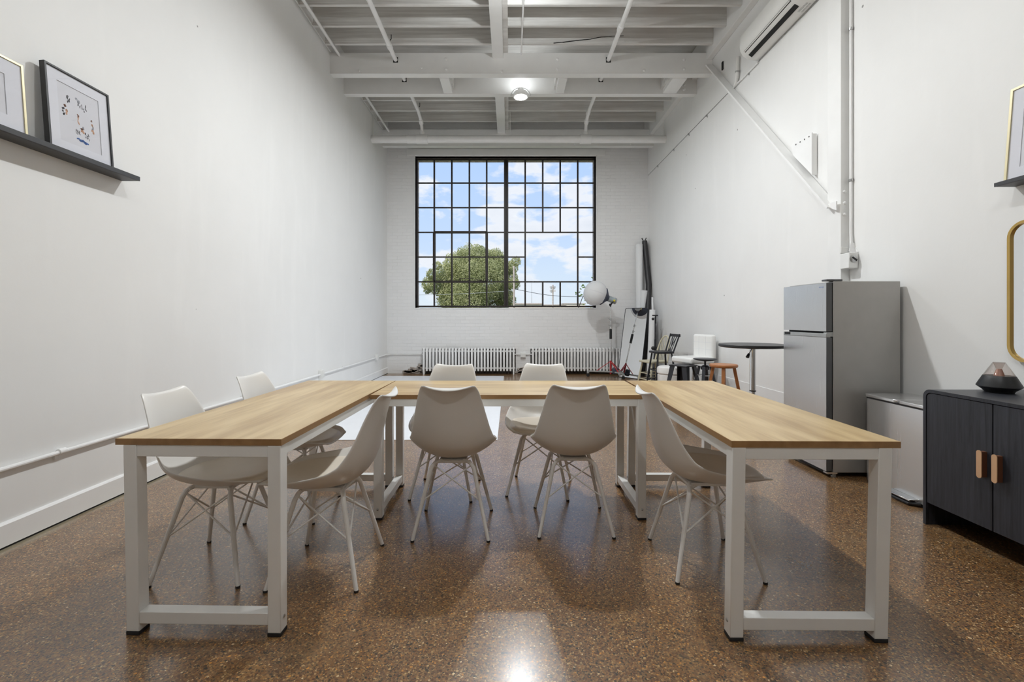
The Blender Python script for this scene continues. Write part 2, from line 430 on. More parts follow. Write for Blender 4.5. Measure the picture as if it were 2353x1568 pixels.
for z in zs[1:-1]:
    zz = wz(z)
    b.box(X0, xm0, Y0 + .007, Y1 - .007, zz - .014, zz + .014)
    if z == 591:
        b.box(xm1, wx(1206.8), Y0 + .007, Y1 - .007, zz - .014, zz + .014); b.box(wx(1327.5), X1, Y0 + .007, Y1 - .007, zz - .014, zz + .014)
    else: b.box(xm1, X1, Y0 + .007, Y1 - .007, zz - .014, zz + .014)
b.obj('glazing_bar', M_winframe, win)
# opening sash
b = M(off)
sx0, sx1, sz0, sz1 = wx(998), wx(1118.4), wz(648), wz(534.3)
b.box(sx0 - .028, sx0 + .028, Y0 - .015, Y1, sz0, sz1).box(sx1 - .028, sx1 + .028, Y0 - .015, Y1, sz0, sz1)
b.box(sx0, sx1, Y0 - .015, Y1, sz0 - .022, sz0 + .026).box(sx0, sx1, Y0 - .015, Y1, sz1 - .022, sz1 + .024)
b.obj('sash', M_winframe, win, bevel=.002)
b = M(off)
b.bar((wx(1056), Y0 - .03, wz(641)), (wx(1085), Y0 - .06, wz(641)), .012, .012).bar((wx(1085), Y0 - .06, wz(641)), (wx(1116), Y0 - .02, wz(647)), .014, .012).bar((wx(1057), Y0 - .03, wz(641)), (wx(1059), Y0 - .01, wz(647)), .012, .012)
b.obj('latch', M_winframe, win)
b = M(off).box(X0, X1, Y0 + .018, Y0 + .022, Z0, Z1)
b.obj('pane', M_glass, win, smooth=0)

# ------------------------------------------------------------------ ceiling structure
def single(b, name, mat, label, cat, group=None, **kw):
    return tag(b.obj(name, mat, **kw), label, cat, group)
def girder(y0, y1, z0, z1, label, bolts, holes=()):
    r = thing('ceiling_beam', label, 'beam', (0, (y0 + y1) / 2, z0), group=None)
    off = (0, (y0 + y1) / 2, z0)
    xs = [XL + .001] + sum([[h - .032, h + .032] for h in holes], []) + [XR - .001]
    b = M(off)
    for i in range(0, len(xs), 2): b.box(xs[i], xs[i + 1], y0, y1, z0, z1)
    for h in holes: b.box(h - .034, h + .034, y0, y1, z0, 4.98).box(h - .034, h + .034, y0, y1, 5.055, z1)
    b.obj('web', M_steel, r)
    for h in holes: M(off).box(h - .036, h + .036, y0 - .003, y0 + .001, 4.978, 5.056).obj('pipe_hole', M_dark, r, smooth=0)
    for (x, z) in bolts:
        M(off).lathe([(.020, 0), (.020, .010), (.012, .018)], (x, y0, z), 12, Matrix.Rotation(R(90), 3, 'X')).obj('bolt', M_steel, r)
    return r
girder(6.72, 6.84, 4.815, 5.12, 'wide white beam in front, with the ceiling lamp just behind it',
       [(-2.22, 4.86), (-1.30, 4.90), (-.94, 5.03), (-.94, 4.88), (-.12, 4.85), (.70, 5.03), (.70, 4.88), (1.98, 4.86), (2.57, 5.02), (2.57, 4.88)], (-1.69, 1.452))
girder(7.28, 7.385, 4.79, 5.12, 'white beam directly behind the round ceiling lamp', [(2.78, 5.0), (2.78, 4.93), (2.78, 4.86)], (-1.69, 1.452))
girder(9.46, 9.58, 4.78, 5.12, 'white beam above the window, behind the thick horizontal pipe', [(1.35, 4.82), (2.5, 4.82)])
jl = {6.49: 'whitewashed wooden joist with the long dark crack, nearest before the front beam', 6.09: 'whitewashed wooden joist second before the front beam',
      5.68: 'whitewashed wooden joist third before the front beam, at the picture top', 5.27: 'whitewashed wooden joist fourth before the front beam, cut by the picture top',
      8.17: 'whitewashed wooden joist just behind the lamp beam, first of the back bay', 8.59: 'whitewashed wooden joist in the middle of the back bay', 9.05: 'whitewashed wooden joist nearest the window end, above the pipe tees',
      6.96: 'whitewashed wooden joist above the lamp, close behind the front beam', 7.75: 'whitewashed wooden joist hidden mostly above the lamp beam'}
for y in (6.49, 6.09, 5.68, 5.27, 8.17, 8.59, 9.05, 7.75):
    o = single(M((0, y, 5.12)).box(XL + .02, XR - .09, y, y + .045, 5.12, ZT - .02), 'ceiling_joist', W_joist, jl[y], 'joist', 'whitewashed ceiling joists', bevel=.003, loc=(0, y, 5.12))
y = 4.86
while y > YF + .2:
    single(M((0, y, 5.12)).box(XL + .02, XR - .09, y, y + .045, 5.12, ZT - .02), 'ceiling_joist', W_joist, 'whitewashed wooden joist overhead, nearer than the picture edge', 'joist', 'whitewashed ceiling joists', bevel=.003, loc=(0, y, 5.12)); y -= .82
# crack in a joist
b = M((.9, 6.488, 5.25)); pts = [(.62, 5.128), (.75, 5.14), (.95, 5.165), (1.15, 5.185), (1.3, 5.215), (1.45, 5.225), (1.62, 5.232)]
for i in range(len(pts) - 1):
    w = .010 * (1 - abs(i - 1.2) / 6)
    (xa, za), (xb, zb) = pts[i], pts[i + 1]
    b.prism([(xa, za - w), (xb, zb - w * .8), (xb, zb + w * .3), (xa, za + w * .4)], 'y', 6.4865, 6.4905)
crack = b.obj('crack', M_dark, smooth=0)
for o in list(bpy.data.objects):
    if o.get('label') == jl[6.49]: crack.parent = o; crack.location = Vector((.9, 6.488, 5.25)) - Vector((0, 6.49, 5.12))
# centre runner
for (ya, yb, lab) in ((YF, 6.72, 'long white bridging plank running under the joists to the front beam'), (7.386, 9.46, 'white bridging plank running above the lamp towards the window')):
    r = thing('bridging_plank', lab, 'beam', (-.18, ya, 5.03))
    o2 = (-.18, ya, 5.03)
    M(o2).box(-.26, -.10, ya, yb, 5.04, 5.12).obj('plank', M_steel, r, bevel=.004)
    M(o2).box(-.10, -.03, ya, yb, 5.119, 5.30).obj('side_board', W_joist, r, bevel=.003)
for i, (x0, x1, lab) in enumerate(((-1.06, -.92, 'left short white block between the two lamp beams'), (.73, .86, 'middle short white block between the two lamp beams, right of the lamp'), (2.44, 2.66, 'right short white block between the two lamp beams, near the brace'))):
    r = thing('ceiling_block', lab, 'beam', ((x0 + x1) / 2, 6.845, 4.80)); o2 = ((x0 + x1) / 2, 6.845, 4.80)
    M(o2).box(x0, x1, 6.841, 7.279, 4.80, 4.94).obj('block', M_trim, r, bevel=.004)
    sxx_ = x1 if x0 < 0 else x0 - .03
    M(o2).box(sxx_, sxx_ + .03, 6.841, 7.279, 4.86, 5.02).obj('side_board', W_joist, r)
# long conduits along the ceiling
single(M((XL + .14, YF, 5.085)).tube([(XL + .14, YF, 5.085), (XL + .14, 9.459, 5.085)], .021, 12), 'ceiling_pipe', M_pipe, 'thin white pipe under the joists close to the left wall', 'pipe', loc=(XL + .14, YF, 5.085))
single(M((.165, YF, 5.10)).tube([(.165, YF, 5.10), (.165, 6.719, 5.10)], .011, 8), 'lamp_conduit', M_pipe, 'thin white conduit on the ceiling leading to the lamp', 'pipe', loc=(.165, YF, 5.10))
# sprinkler pipes
def sprinkler(x, label, cpl):
    r = thing('sprinkler_pipe', label, 'pipe', (x, 6.0, 5.018)); o2 = (x, 6.0, 5.018)
    M(o2).tube([(x, YF, 5.018), (x, 8.35, 5.018), (x, 8.55, 4.98), (x, 8.62, 4.94), (x, 8.70, 4.88), (x, 8.74, 4.80), (x, 8.75, 4.72)], .030, 14).obj('pipe_run', M_pipe, r)
    for y in cpl: M(o2).cyl((x, y - .05, 5.018), (x, y + .05, 5.018), .040, seg=16).obj('coupling', M_pipe, r, bevel=.005)
    M(o2).tube([(x, 8.60, 4.955), (x, 8.68, 4.91)], .042, 14).obj('elbow', M_pipe, r, bevel=.005)
    for y in (6.3, 8.3): 
        M(o2).tube([(x + .03, y, 5.05), (x + .045, y, 5.07), (x + .045, y, 5.13)], .006, 6).obj('hanger', M_dark, r)
sprinkler(-1.69, 'left white sprinkler pipe passing through the ceiling beams', (6.38,))
sprinkler(1.452, 'right white sprinkler pipe passing through the ceiling beams', (5.98, 8.45))
r = thing('cross_pipe', 'thick white horizontal pipe across the ceiling before the window', 'pipe', (0, 8.75, 4.64)); o2 = (0, 8.75, 4.64)
M(o2).tube([(XL + .002, 8.75, 4.64), (XR - .002, 8.75, 4.64)], .072, 24).obj('pipe_run', M_pipe, r)
for x in (-1.69, 1.452):
    M(o2).cyl((x - .11, 8.75, 4.64), (x + .11, 8.75, 4.64), .088, seg=24).obj('tee', M_pipe, r, bevel=.006)
    M(o2).cyl((x, 8.75, 4.66), (x, 8.75, 4.78), .048, seg=16).obj('riser', M_pipe, r, bevel=.004)
for x in (-2.62, 0., 2.95): M(o2).tube([(x, 8.75, 4.71), (x, 8.75, 5.10), (x, 8.64, 5.12)], .006, 6).obj('hanger', M_pipe, r)
M(o2).cyl((-1.98, 8.75, 4.64), (-1.80, 8.75, 4.64), .080, seg=24).obj('coupling', M_pipe, r, bevel=.006)
# lamps
def lamp(y, label, power, up=0):
    x = .165
    r = thing('ceiling_lamp', label, 'ceiling lamp', (x, y, 4.63), group='round ceiling lamps on the centre line')
    M().lathe([(.03, .14), (.045, .135), (.05, .09), (.100, .075), (.115, .04), (.115, .0), (.098, .0), (.095, .018), (.02, .02)]).obj('lamp_housing', M_trim, r)
    M().lathe([(.092, .0), (.090, -.006), (.0, -.010)][::-1]).obj('diffuser', M_lampglow, r)
    M().tube([(0, 0, .14), (.0, 0, .30), (0, 0, .49)], .006, 8).obj('cord', M_pipe, r)
    M().tube([(.15 * math.cos(t), 0, .02 + .13 * math.sin(t)) for t in [PI * k / 12 for k in range(13)]], .004, 6).obj('bracket', M_grey, r)
    ld = bpy.data.lights.new('lamp_light', 'AREA'); ld.shape = 'DISK'; ld.size = .18; ld.energy = power; ld.color = (.955, .985, 1)
    lo = bpy.data.objects.new('lamp_light', ld); COL.objects.link(lo); lo.parent = r; lo.location = (0, 0, -.014)
    if up:  # added fill aimed upward to brighten the ceiling, not part of the fixture
        ud = bpy.data.lights.new('added_ceiling_fill', 'AREA'); ud.shape = 'DISK'; ud.size = .16; ud.energy = up; ud.color = (.95, .985, 1)
        uo = bpy.data.objects.new('added_ceiling_fill', ud); COL.objects.link(uo); uo.parent = r; uo.location = (0, 0, .16); uo.rotation_euler = (PI, 0, 0)
LP = 150
lamp(7.06, 'round white ceiling lamp glowing between the two beams', 42, 2)
lamp(4.6, 'round white ceiling lamp overhead, just outside the top of the picture', 100, 45)
lamp(2.2, 'round white ceiling lamp overhead, above the tables', 22, 30)
lamp(-.4, 'round white ceiling lamp over the viewer', 30, 22)

# ------------------------------------------------------------------ right wall steel column, brace, AC
r = thing('steel_column', 'white steel column on the right wall above the fridge', 'column', (2.95, 4.02, 0)); o2 = (2.95, 4.02, 0)
M(o2).box(2.915, XR - .001, 4.01, 4.18, .39, 5.0).obj('post', M_steel, r, bevel=.003)
for (x, z) in ((2.945, 2.32), (2.945, 2.22), (2.945, 2.12)):
    M(o2).lathe([(.014, 0), (.014, .008), (.008, .014)], (x, 4.01, z), 10, Matrix.Rotation(R(90), 3, 'X')).obj('bolt', M_steel, r)
r = thing('knee_brace', 'diagonal white steel brace between the beam and the column', 'brace', (2.92, 4.1, 2.2)); o2 = (2.92, 4.1, 2.2)
a, b_ = Vector((2.912, 4.10, 2.20)), Vector((2.935, 6.70, 4.93))
M(o2).bar(a, b_, .105, .012).obj('flange', M_steel, r)
d = (b_ - a).normalized(); up = Vector((1, 0, 0)).cross(d)
M(o2).bar(a + Vector((-.054, 0, 0)), b_ + Vector((-.054, 0, 0)), .006, .020).obj('lip', M_trim, r)
b = M(o2); xg = 2.93
b.prism([(4.42, 2.60), (4.42, 3.01), (4.74, 3.01), (4.72, 2.90)], 'x', xg, xg + .010); gp = b.obj('gusset_plate', M_trim, r)
M(o2).box(xg + .01, xg + .05, 4.42, 4.43, 2.60, 3.0).obj('gusset_leg', M_steel, r)
for k in range(4): M(o2).cyl((xg - .001, 4.46 + k * .068, 2.985), (xg + .011, 4.46 + k * .068, 2.985), .008, seg=8).obj('bolt_hole', M_dark, r)
M(o2).prism([(4.02, 2.16), (4.10, 2.20), (4.12, 2.24), (4.02, 2.24)], 'x', 2.88, 2.89).obj('end_plate', M_trim, r)

r = thing('air_conditioner', 'white wall mounted air conditioner under the ceiling at top right', 'air conditioner', (2.88, 4.9, 4.30)); o2 = (2.88, 4.9, 4.30)
ya, yb = 4.36, 5.47
prof = [(XR - .002, 4.30), (XR - .002, 4.60), (2.80, 4.62), (2.765, 4.58), (2.755, 4.46), (2.765, 4.40), (2.80, 4.345), (2.86, 4.31), (2.93, 4.298)]
M(o2).prism(prof, 'y', ya, yb).obj('case', M_white, r, bevel=.008)
# outlet slot with louvres
s0, s1 = ya + .16, yb - .07
def sl(t, dn): # point along the curved underside
    p0, p1 = Vector((2.775, 0, 4.372)), Vector((2.87, 0, 4.303))
    n_ = Vector((-(p1 - p0).z, 0, (p1 - p0).x)).normalized()
    q = p0.lerp(p1, t) + Vector((-.58, 0, -.81)) * dn
    return (q.x, q.z)
M(o2).prism([sl(0, .004), sl(1, .004), sl(1, .0005), sl(0, .0005)], 'y', s0, s1).obj('outlet', M_dark, r, smooth=0)
for t, tw in ((.02, .10), (.20, .13), (.43, .06)):
    M(o2).prism([sl(t, .004), sl(t + tw, .004), sl(t + tw, .007), sl(t, .007)], 'y', s0, s1).obj('louvre', M_white, r)
b = M(o2).prism([(2.955, 4.2985), (2.905, 4.3012), (2.905, 4.3000), (2.955, 4.2972)], 'y', ya + .10, ya + .24); b.obj('rating_label', simple('grey_print', (.55, .55, .54, 1), .6, var=.3, scale=60), r, smooth=0)
single(M((2.97, 5.4, 4.27)).tube([(2.975, 5.46, 4.275), (2.975, 6.2, 4.275)], .012, 8), 'wall_conduit', M_pipe, 'thin white conduit between air conditioner and brace', 'pipe', loc=(2.97, 5.4, 4.27))
r = thing('drain_hose', 'short white hose hanging below the air conditioner by the brace', 'hose', (2.96, 6.05, 4.32)); o2 = (2.96, 6.05, 4.32)
M(o2).tube([(2.965, 5.92, 4.60), (2.955, 5.92, 4.50), (2.955, 5.92, 4.38), (2.96, 5.95, 4.30), (2.965, 6.0, 4.27)], .022, 10).obj('hose', M_white, r)
M(o2).cyl((2.955, 5.92, 4.42), (2.955, 5.92, 4.40), .026, seg=12).obj('clamp', M_bolt, r)
single(M((2.985, 6.2, 4.4)).box(2.975, 2.989, 6.37, 6.405, 4.69, 4.80), 'wall_slot', M_dark, 'narrow dark slot in the right wall beside the brace', 'slot', loc=(2.985, 6.2, 4.4))
# small clips along the seam
for k, y in enumerate((5.7, 6.9, 7.6, 8.3, 9.2)):
    single(M((XR, y, 4.28)).box(XR - .02, XR - .002, y - .015, y + .015, 4.265, 4.285).box(XR - .01, XR - .002, y - .02, y - .012, 4.24, 4.27), 'wall_clip', M_bolt, 'small metal clip on the seam of the right wall', 'clip', 'clips along the right wall seam', loc=(XR, y, 4.28))

# electrical conduit + box
r = thing('switch_box', 'small white electrical box with a raised lid at the column above the fridge', 'electrical box', (2.95, 3.92, 1.70)); o2 = (2.95, 3.92, 1.70)
M(o2).box(2.905, 2.985, 3.90, 4.005, 1.635, 1.77).obj('box_body', M_white, r, bevel=.006)
M(o2).lathe([(.026, 0), (.030, .006), (.020, .012)], (2.942, 3.90, 1.715), 16, Matrix.Rotation(R(90), 3, 'X')).obj('socket', M_bolt, r)
M(o2).bar((2.925, 3.893, 1.728), (2.965, 3.893, 1.70), .016, .012, (0, 1, 0)).obj('socket_slot', M_foot, r)
M(o2).prism([(3.90, 1.775), (3.97, 1.775), (3.99, 1.86), (3.98, 1.87)], 'x', 2.985, 2.988).bar((2.955, 3.93, 1.775), (2.985, 3.95, 1.86), .06, .004, (0, 1, 0)).obj('lid', M_trim, r)
M(o2).box(2.985, 3.06, 3.93, 4.0, 1.65, 1.76)
M(o2).box(2.90, 2.96, 3.985, 4.006, 1.775, 1.83).obj('top_plate', M_white, r, bevel=.004)
r = thing('vertical_conduit', 'white vertical conduit running down the column to the electrical box', 'pipe', (2.98, 3.98, 1.77)); o2 = (2.98, 3.98, 1.77)
M(o2).tube([(2.974, 3.97, 5.02), (2.974, 3.97, 1.95), (2.965, 3.955, 1.85), (2.962, 3.95, 1.774)], .0125, 10).obj('tube', M_pipe, r)
for z in (3.72, 2.4): M(o2).cyl((2.974, 3.97, z), (2.974, 3.97, z + .02), .018, seg=12).obj('coupling', M_bolt, r)

# ------------------------------------------------------------------ left wall conduits
r = thing('wall_conduit', 'long white conduit low along the left and back walls', 'pipe', (XL, 3.0, .42)); o2 = (XL, 3.0, .42)
xc = XL + .019
M(o2).tube([(xc, YF, .425), (xc, 9.70, .415), (xc + .01, 9.78, .415), (xc + .05, 9.825, .415), (xc + .12, 9.832, .415), (-.1 - 1.78, 9.832, .415)], .0125, 10).obj('tube', M_pipe, r)
M(o2).tube([(.10, 9.832, .415), (.47, 9.832, .415)], .0125, 8).obj('tube', M_pipe, r)
for y in (2.68, 4.5, 7.2): M(o2).cyl((xc, y - .02, .424), (xc, y + .02, .424), .018, seg=12).obj('coupling', M_pipe, r)
for y in (2.66, 3.9): M(o2).box(XL + .001, XL + .012, y - .012, y + .006, .385, .41).obj('strap', M_pipe, r)
for (y, nm) in ((6.35, 'white outlet box on the left wall conduit, nearer one'), (9.0, 'white outlet box on the left wall conduit, near the back corner')):
    r = thing('outlet_box', nm, 'outlet', (XL + .02, y, .42)); o2 = (XL + .02, y, .42)
    M(o2).box(XL + .001, XL + .055, y - .035, y + .035, .36, .48).obj('box_body', M_white, r, bevel=.004)
    M(o2).box(XL + .055, XL + .060, y - .028, y + .028, .37, .47).obj('cover', M_white, r, bevel=.002)
r = thing('outlet_box', 'white outlet box on the back wall between the two radiators', 'outlet', (.28, 9.83, .40)); o2 = (.28, 9.83, .40)
M(o2).box(.225, .335, 9.79, 9.849, .35, .45).obj('box_body', M_white, r, bevel=.004)
M(o2).box(.235, .325, 9.785, 9.79, .36, .44).obj('cover', M_white, r, bevel=.002)

# rubble at the wall foot by the radiator
rb = random.Random(4)
def rubble(x0, x1, n, label):
    b = M((x0, 9.84, 0))
    for k in range(n):
        x = rb.uniform(x0, x1); z = rb.uniform(0.0, .05 + .13 * (x - x0) / (x1 - x0)); w = rb.uniform(.03, .08)
        mt = Matrix.Translation((x, 9.835, z + .02)) @ Matrix.Rotation(rb.uniform(-.3, .3), 4, 'Y')
        b.box(-w, w, -.02, .012, -.02, .022, mt)
    tag(b.obj('broken_brick', M_brick, bevel=.006, loc=(x0, 9.84, 0)), label, 'bricks', kind='stuff')
rubble(-2.25, -1.88, 22, 'broken bare brick at the wall foot left of the left radiator')
rubble(.16, .42, 10, 'broken bare brick at the wall foot between the radiators')

# ------------------------------------------------------------------ radiators
def radiator(x0, n, label, pitch=.0683):
    y = 9.715
    r = thing('radiator', label, 'radiator', (x0, y, 0))
    first = None
    for k in range(n):
        x = k * pitch + pitch / 2
        if k in (0, 1):
            b = M()
            zb = 0.0 if k == 0 else .075
            for dy in (-.055, 0, .055):
                b.tube([(0, dy, zb if dy != 0 else .075), (0, dy, .12), (0, dy, .50), (0, dy * .86, .535), (0, dy * .5, .555)], [.019 if zb else .015, .021, .021, .021, .015], 10)
            b.tube([(0, -.065, .53), (0, .065, .53)], .020, 10).tube([(0, -.06, .11), (0, .06, .11)], .022, 10)
            b.cyl((-pitch / 2, 0, .49), (pitch / 2, 0, .49), .016, seg=8).cyl((-pitch / 2, 0, .13), (pitch / 2, 0, .13), .016, seg=8)
            o = b.obj('radiator_section', M_trim, r); o.location = (x, 0, 0)
            if k == 0: first = o
            else: mid = o
        else:
            src = first if k == n - 1 else mid
            o = src.copy(); COL.objects.link(o); o.parent = r; o.location = (x, 0, 0)
    return r
radiator(-1.87, 29, 'long white cast iron radiator under the left half of the window')
radiator(.455, 30, 'long white cast iron radiator behind the photo light stand')

# ------------------------------------------------------------------ white floor panel
single(M((0, 0, 0)).box(XL + .02, -.125, 4.49, 9.40, .0005, .005), 'floor_sheet', W_floorwhite, 'large flat white sheet on the floor before the left radiator', 'floor sheet', smooth=0)

# ------------------------------------------------------------------ tables
def table(cx, cy, rz, L, W, outer, label, near_inset=.0, far_inset=.03, lean=(0, 0)):
    r = thing('work_table', label, 'table', (cx, cy, 0), rz, 'three work tables set in a U')
    T = .75; th = .0245; lw = .05
    M().box(-W / 2 + .0015, W / 2 - .0015, -L / 2 + .0015, L / 2 - .0015, T - th + .0005, T).obj('tabletop', M_oak, r, smooth=0)
    b = M()
    for (a, c_, d_, e) in ((-W / 2, W / 2, -L / 2, -L / 2 + .0018), (-W / 2, W / 2, L / 2 - .0018, L / 2), (-W / 2, -W / 2 + .0018, -L / 2 + .0018, L / 2 - .0018), (W / 2 - .0018, W / 2, -L / 2 + .0018, L / 2 - .0018)):
        b.box(a, c_, d_, e, T - th, T - .0006)
    b.obj('edge_band', M_oakedge, r, smooth=0)
    xa = -W / 2 + (.03 if outer < 0 else .003); xb = W / 2 - (.03 if outer > 0 else .003)
    ya = -L / 2 + near_inset; yb = L / 2 - far_inset
    zt = T - th
    for (x0, ln) in ((xa, lean[0]), (xb - lw, lean[1])):
        for y0 in (ya, yb - lw):
            b = M(); zb = .014
            vs = [(x0 + dx + (ln if z == zb else 0), y0 + dy, z) for z in (zb, zt) for dy in (0, lw) for dx in (0, lw)]
            b.add(vs, [(0, 2, 3, 1), (4, 5, 7, 6), (0, 1, 5, 4), (2, 6, 7, 3), (0, 4, 6, 2), (1, 3, 7, 5)])
            lg = b.obj('leg', M_white, r, bevel=.0025)
            M().box(x0 + ln - .001, x0 + ln + lw + .001, y0 - .001, y0 + lw + .001, 0, .015).obj('foot_cap', M_foot, lg, bevel=.002)
            sx = x0 + (lw if x0 > 0 else 0); sd = 1 if x0 > 0 else -1
            xo = x0 + ln * .93 + (lw if x0 > 0 else 0)
            M().lathe([(.007, 0), (.007, .002), (.004, .004)], (xo, y0 + lw * .5, .065), 12, Matrix.Rotation(R(90 * sd), 3, 'Y')).obj('bolt', M_bolt, lg)
            if near_inset == 0 or True:
                ysd = y0 if y0 < 0 else y0 + lw
                M().lathe([(.007, 0), (.007, .002), (.004, .004)], (x0 + ln * .93 + lw * .55, ysd, .065), 12, Matrix.Rotation(R(90 if y0 < 0 else -90), 3, 'X')).obj('bolt', M_bolt, lg) if abs(rz) > 1 else None
    for y0 in (ya + .002, yb - lw + .002):
        M().box(xa + lw + lean[0] * .9, xb - lw + lean[1] * .9, y0, y0 + lw - .004, .042, .088).obj('stretcher', M_white, r, bevel=.0025)
        M().box(xa + lw, xb - lw, y0 + .001, y0 + .03, zt - .045, zt - .0005).obj('apron', M_white, r, bevel=.002)
    for x0 in (xa + .002, xb - .032):
        M().box(x0, x0 + .03, ya + lw, yb - lw, zt - .045, zt - .0005).obj('side_rail', M_white, r, bevel=.002)
    return r
table(-1.171, 2.530, R(-1.1), 1.600, .640, -1, 'left arm of the U: oak topped work table with white frame', lean=(.013, 0))
table(1.152, 2.512, R(-.8), 1.632, .625, 1, 'right arm of the U: oak topped work table, nearest the fridge', lean=(-.009, -.017))
table(.001, 3.018, R(90), 1.668, .612, 1, 'middle oak topped work table of the U, with chairs on both sides', near_inset=.022, far_inset=.018)

# ------------------------------------------------------------------ moulded chairs
K = [(-.300, .845, .122, .004), (-.290, .848, .142, .010), (-.277, .815, .158, .022), (-.258, .74, .178, .038), (-.240, .65, .199, .056), (-.221, .565, .218, .080), (-.188, .492, .234, .098),
     (-.125, .442, .242, .104), (-.035, .420, .244, .100), (.065, .414, .240, .088), (.155, .424, .226, .068), (.225, .438, .200, .042), (.258, .445, .160, .018), (.268, .443, .140, .010)]
def spine(t):
    n = len(K) - 1; x = max(0, min(n - 1e-6, t * n)); i = int(x); f = x - i
    p = [K[max(0, min(n, i + d))] for d in (-1, 0, 1, 2)]
    return [.5 * (2 * b + (c - a) * f + (2 * a - 5 * b + 4 * c - d) * f * f + (3 * b - a - 3 * c + d) * f ** 3) for a, b, c, d in zip(*p)]
def S(u, t, lift=0):
    f, z, w, e = spine(t); f2, z2, *_ = spine(min(1, t + .01)); f1, z1, *_ = spine(max(0, t - .01))
    d = Vector((0, f2 - f1, z2 - z1)).normalized(); n = Vector((0, -d.z, d.y))   # towards the sitter
    if t < .12: # keep the lip direction steady
        k = t / .12; n = (Vector((0, 1, .25)) * (1 - k) + n * k).normalized()
    top = max(0, 1 - t / .10)
    zz = z + .019 * (abs(u) ** 2 - .45) * top
    return Vector((w * u, f - .028 * (1 - u * u) * top ** 1.3, zz)) + n * (e * abs(u) ** 2.4 + lift)
def chair(name, label, loc, rz, group):
    r = thing(name, label, 'chair', (loc[0], loc[1], 0), rz, group)
    b = M(); NU, NT = 20, 42; vs = []; fs = []
    for j in range(NT + 1):
        t = j / NT
        for i in range(NU + 1): vs.append(S(-1 + 2 * i / NU, t))
    for j in range(NT):
        for i in range(NU): a = j * (NU + 1) + i; fs.append((a, a + 1, a + NU + 2, a + NU + 1))
    b.add(vs, fs); b.obj('seat_shell', M_shell, r, solid=.009, sub=1, smooth=60)
    # pad
    b = M(); vs = []; fs = []; NR, NA = 9, 40
    for j in range(NR + 1):
        rho = j / NR
        for i in range(NA):
            a = 2 * PI * i / NA; ex = .8
            cu = math.copysign(abs(math.cos(a)) ** ex, math.cos(a)); su = math.copysign(abs(math.sin(a)) ** ex, math.sin(a))
            u = .86 * rho * cu; t = .72 + (.225 if su > 0 else .23) * rho * su
            lift = -.001 if rho == 1 else .003 + .028 * (1 - rho ** 3.5) ** .6
            vs.append(S(u, t, lift))
    for j in range(NR):
        for i in range(NA):
            i2 = (i + 1) % NA; fs.append((j * NA + i, j * NA + i2, (j + 1) * NA + i2, (j + 1) * NA + i))
    b.add(vs, fs); b.obj('seat_cushion', M_cush, r, sub=1, smooth=70)
    # base
    tp = {}
    for sx in (-1, 1):
        for sy in (-1, 1):
            ft = Vector((sx * .205, sy * .200, .006)); kn = Vector((sx * .118, sy * .112, .372)); ins = Vector((sx * .060, sy * .085, .405))
            c1 = kn.lerp(ft, .10); mid = Vector((sx * .100, sy * .104, .395))
            tp[sx, sy] = (kn, ft)
            M().tube([ins, Vector((sx * .083, sy * .097, .403)), mid, kn, c1, kn.lerp(ft, .5), ft], [.010, .0105, .011, .0115, .0115, .0105, .0095], 10).obj('leg', M_chleg, r)
            M().cyl(ft + Vector((0, 0, -.006)), ft + Vector((0, 0, .004)), .0105, seg=10).obj('foot_cap', M_foot, r)
    b = M()
    for (p, q) in (((-1, -1), (1, -1)), ((-1, 1), (1, 1)), ((-1, -1), (-1, 1)), ((1, -1), (1, 1))):
        for (s_, e_) in ((p, q), (q, p)):
            lo = tp[s_][0].lerp(tp[s_][1], .46); hi = tp[e_][0] + Vector((0, 0, .008)); hi = hi.lerp(Vector((0, 0, .39)), .12)
            b.tube([lo, hi], .0044, 6)
    b.obj('cross_wires', M_chleg, r)
    b = M()
    for sy in (-1, 1): b.tube([(-.10, sy * .095, .402), (.10, sy * .095, .402)], .0085, 8)
    b.box(-.075, .075, -.09, .09, .396, .412); b.obj('mount_plate', M_chleg, r)
    return r
G = 'white moulded chairs around the tables'
c0 = chair('moulded_chair', 'white moulded chair seen from behind, left of the two at the middle table', (-.322, 2.655), 0, G)
for (x, y, a, lab) in (
    (.364, 2.692, 0, 'white moulded chair seen from behind, right of the two at the middle table'),
    (-.447, 3.195, 176, 'white moulded chair facing the viewer across the middle table, left one'),
    (.214, 3.236, 170, 'white moulded chair facing the viewer across the middle table, right one'),
    (.961, 2.274, -90, 'white moulded chair inside the U tucked under the right table'),
    (-.878, 2.211, 90, 'white moulded chair inside the U tucked under the left table'),
    (-1.420, 2.245, -90, 'white moulded chair between left wall and left table, nearest the viewer'),
    (-1.354, 2.870, -90, 'white moulded chair between left wall and left table, farther back')):
    dup(c0, (x, y, 0), R(a), lab, G)

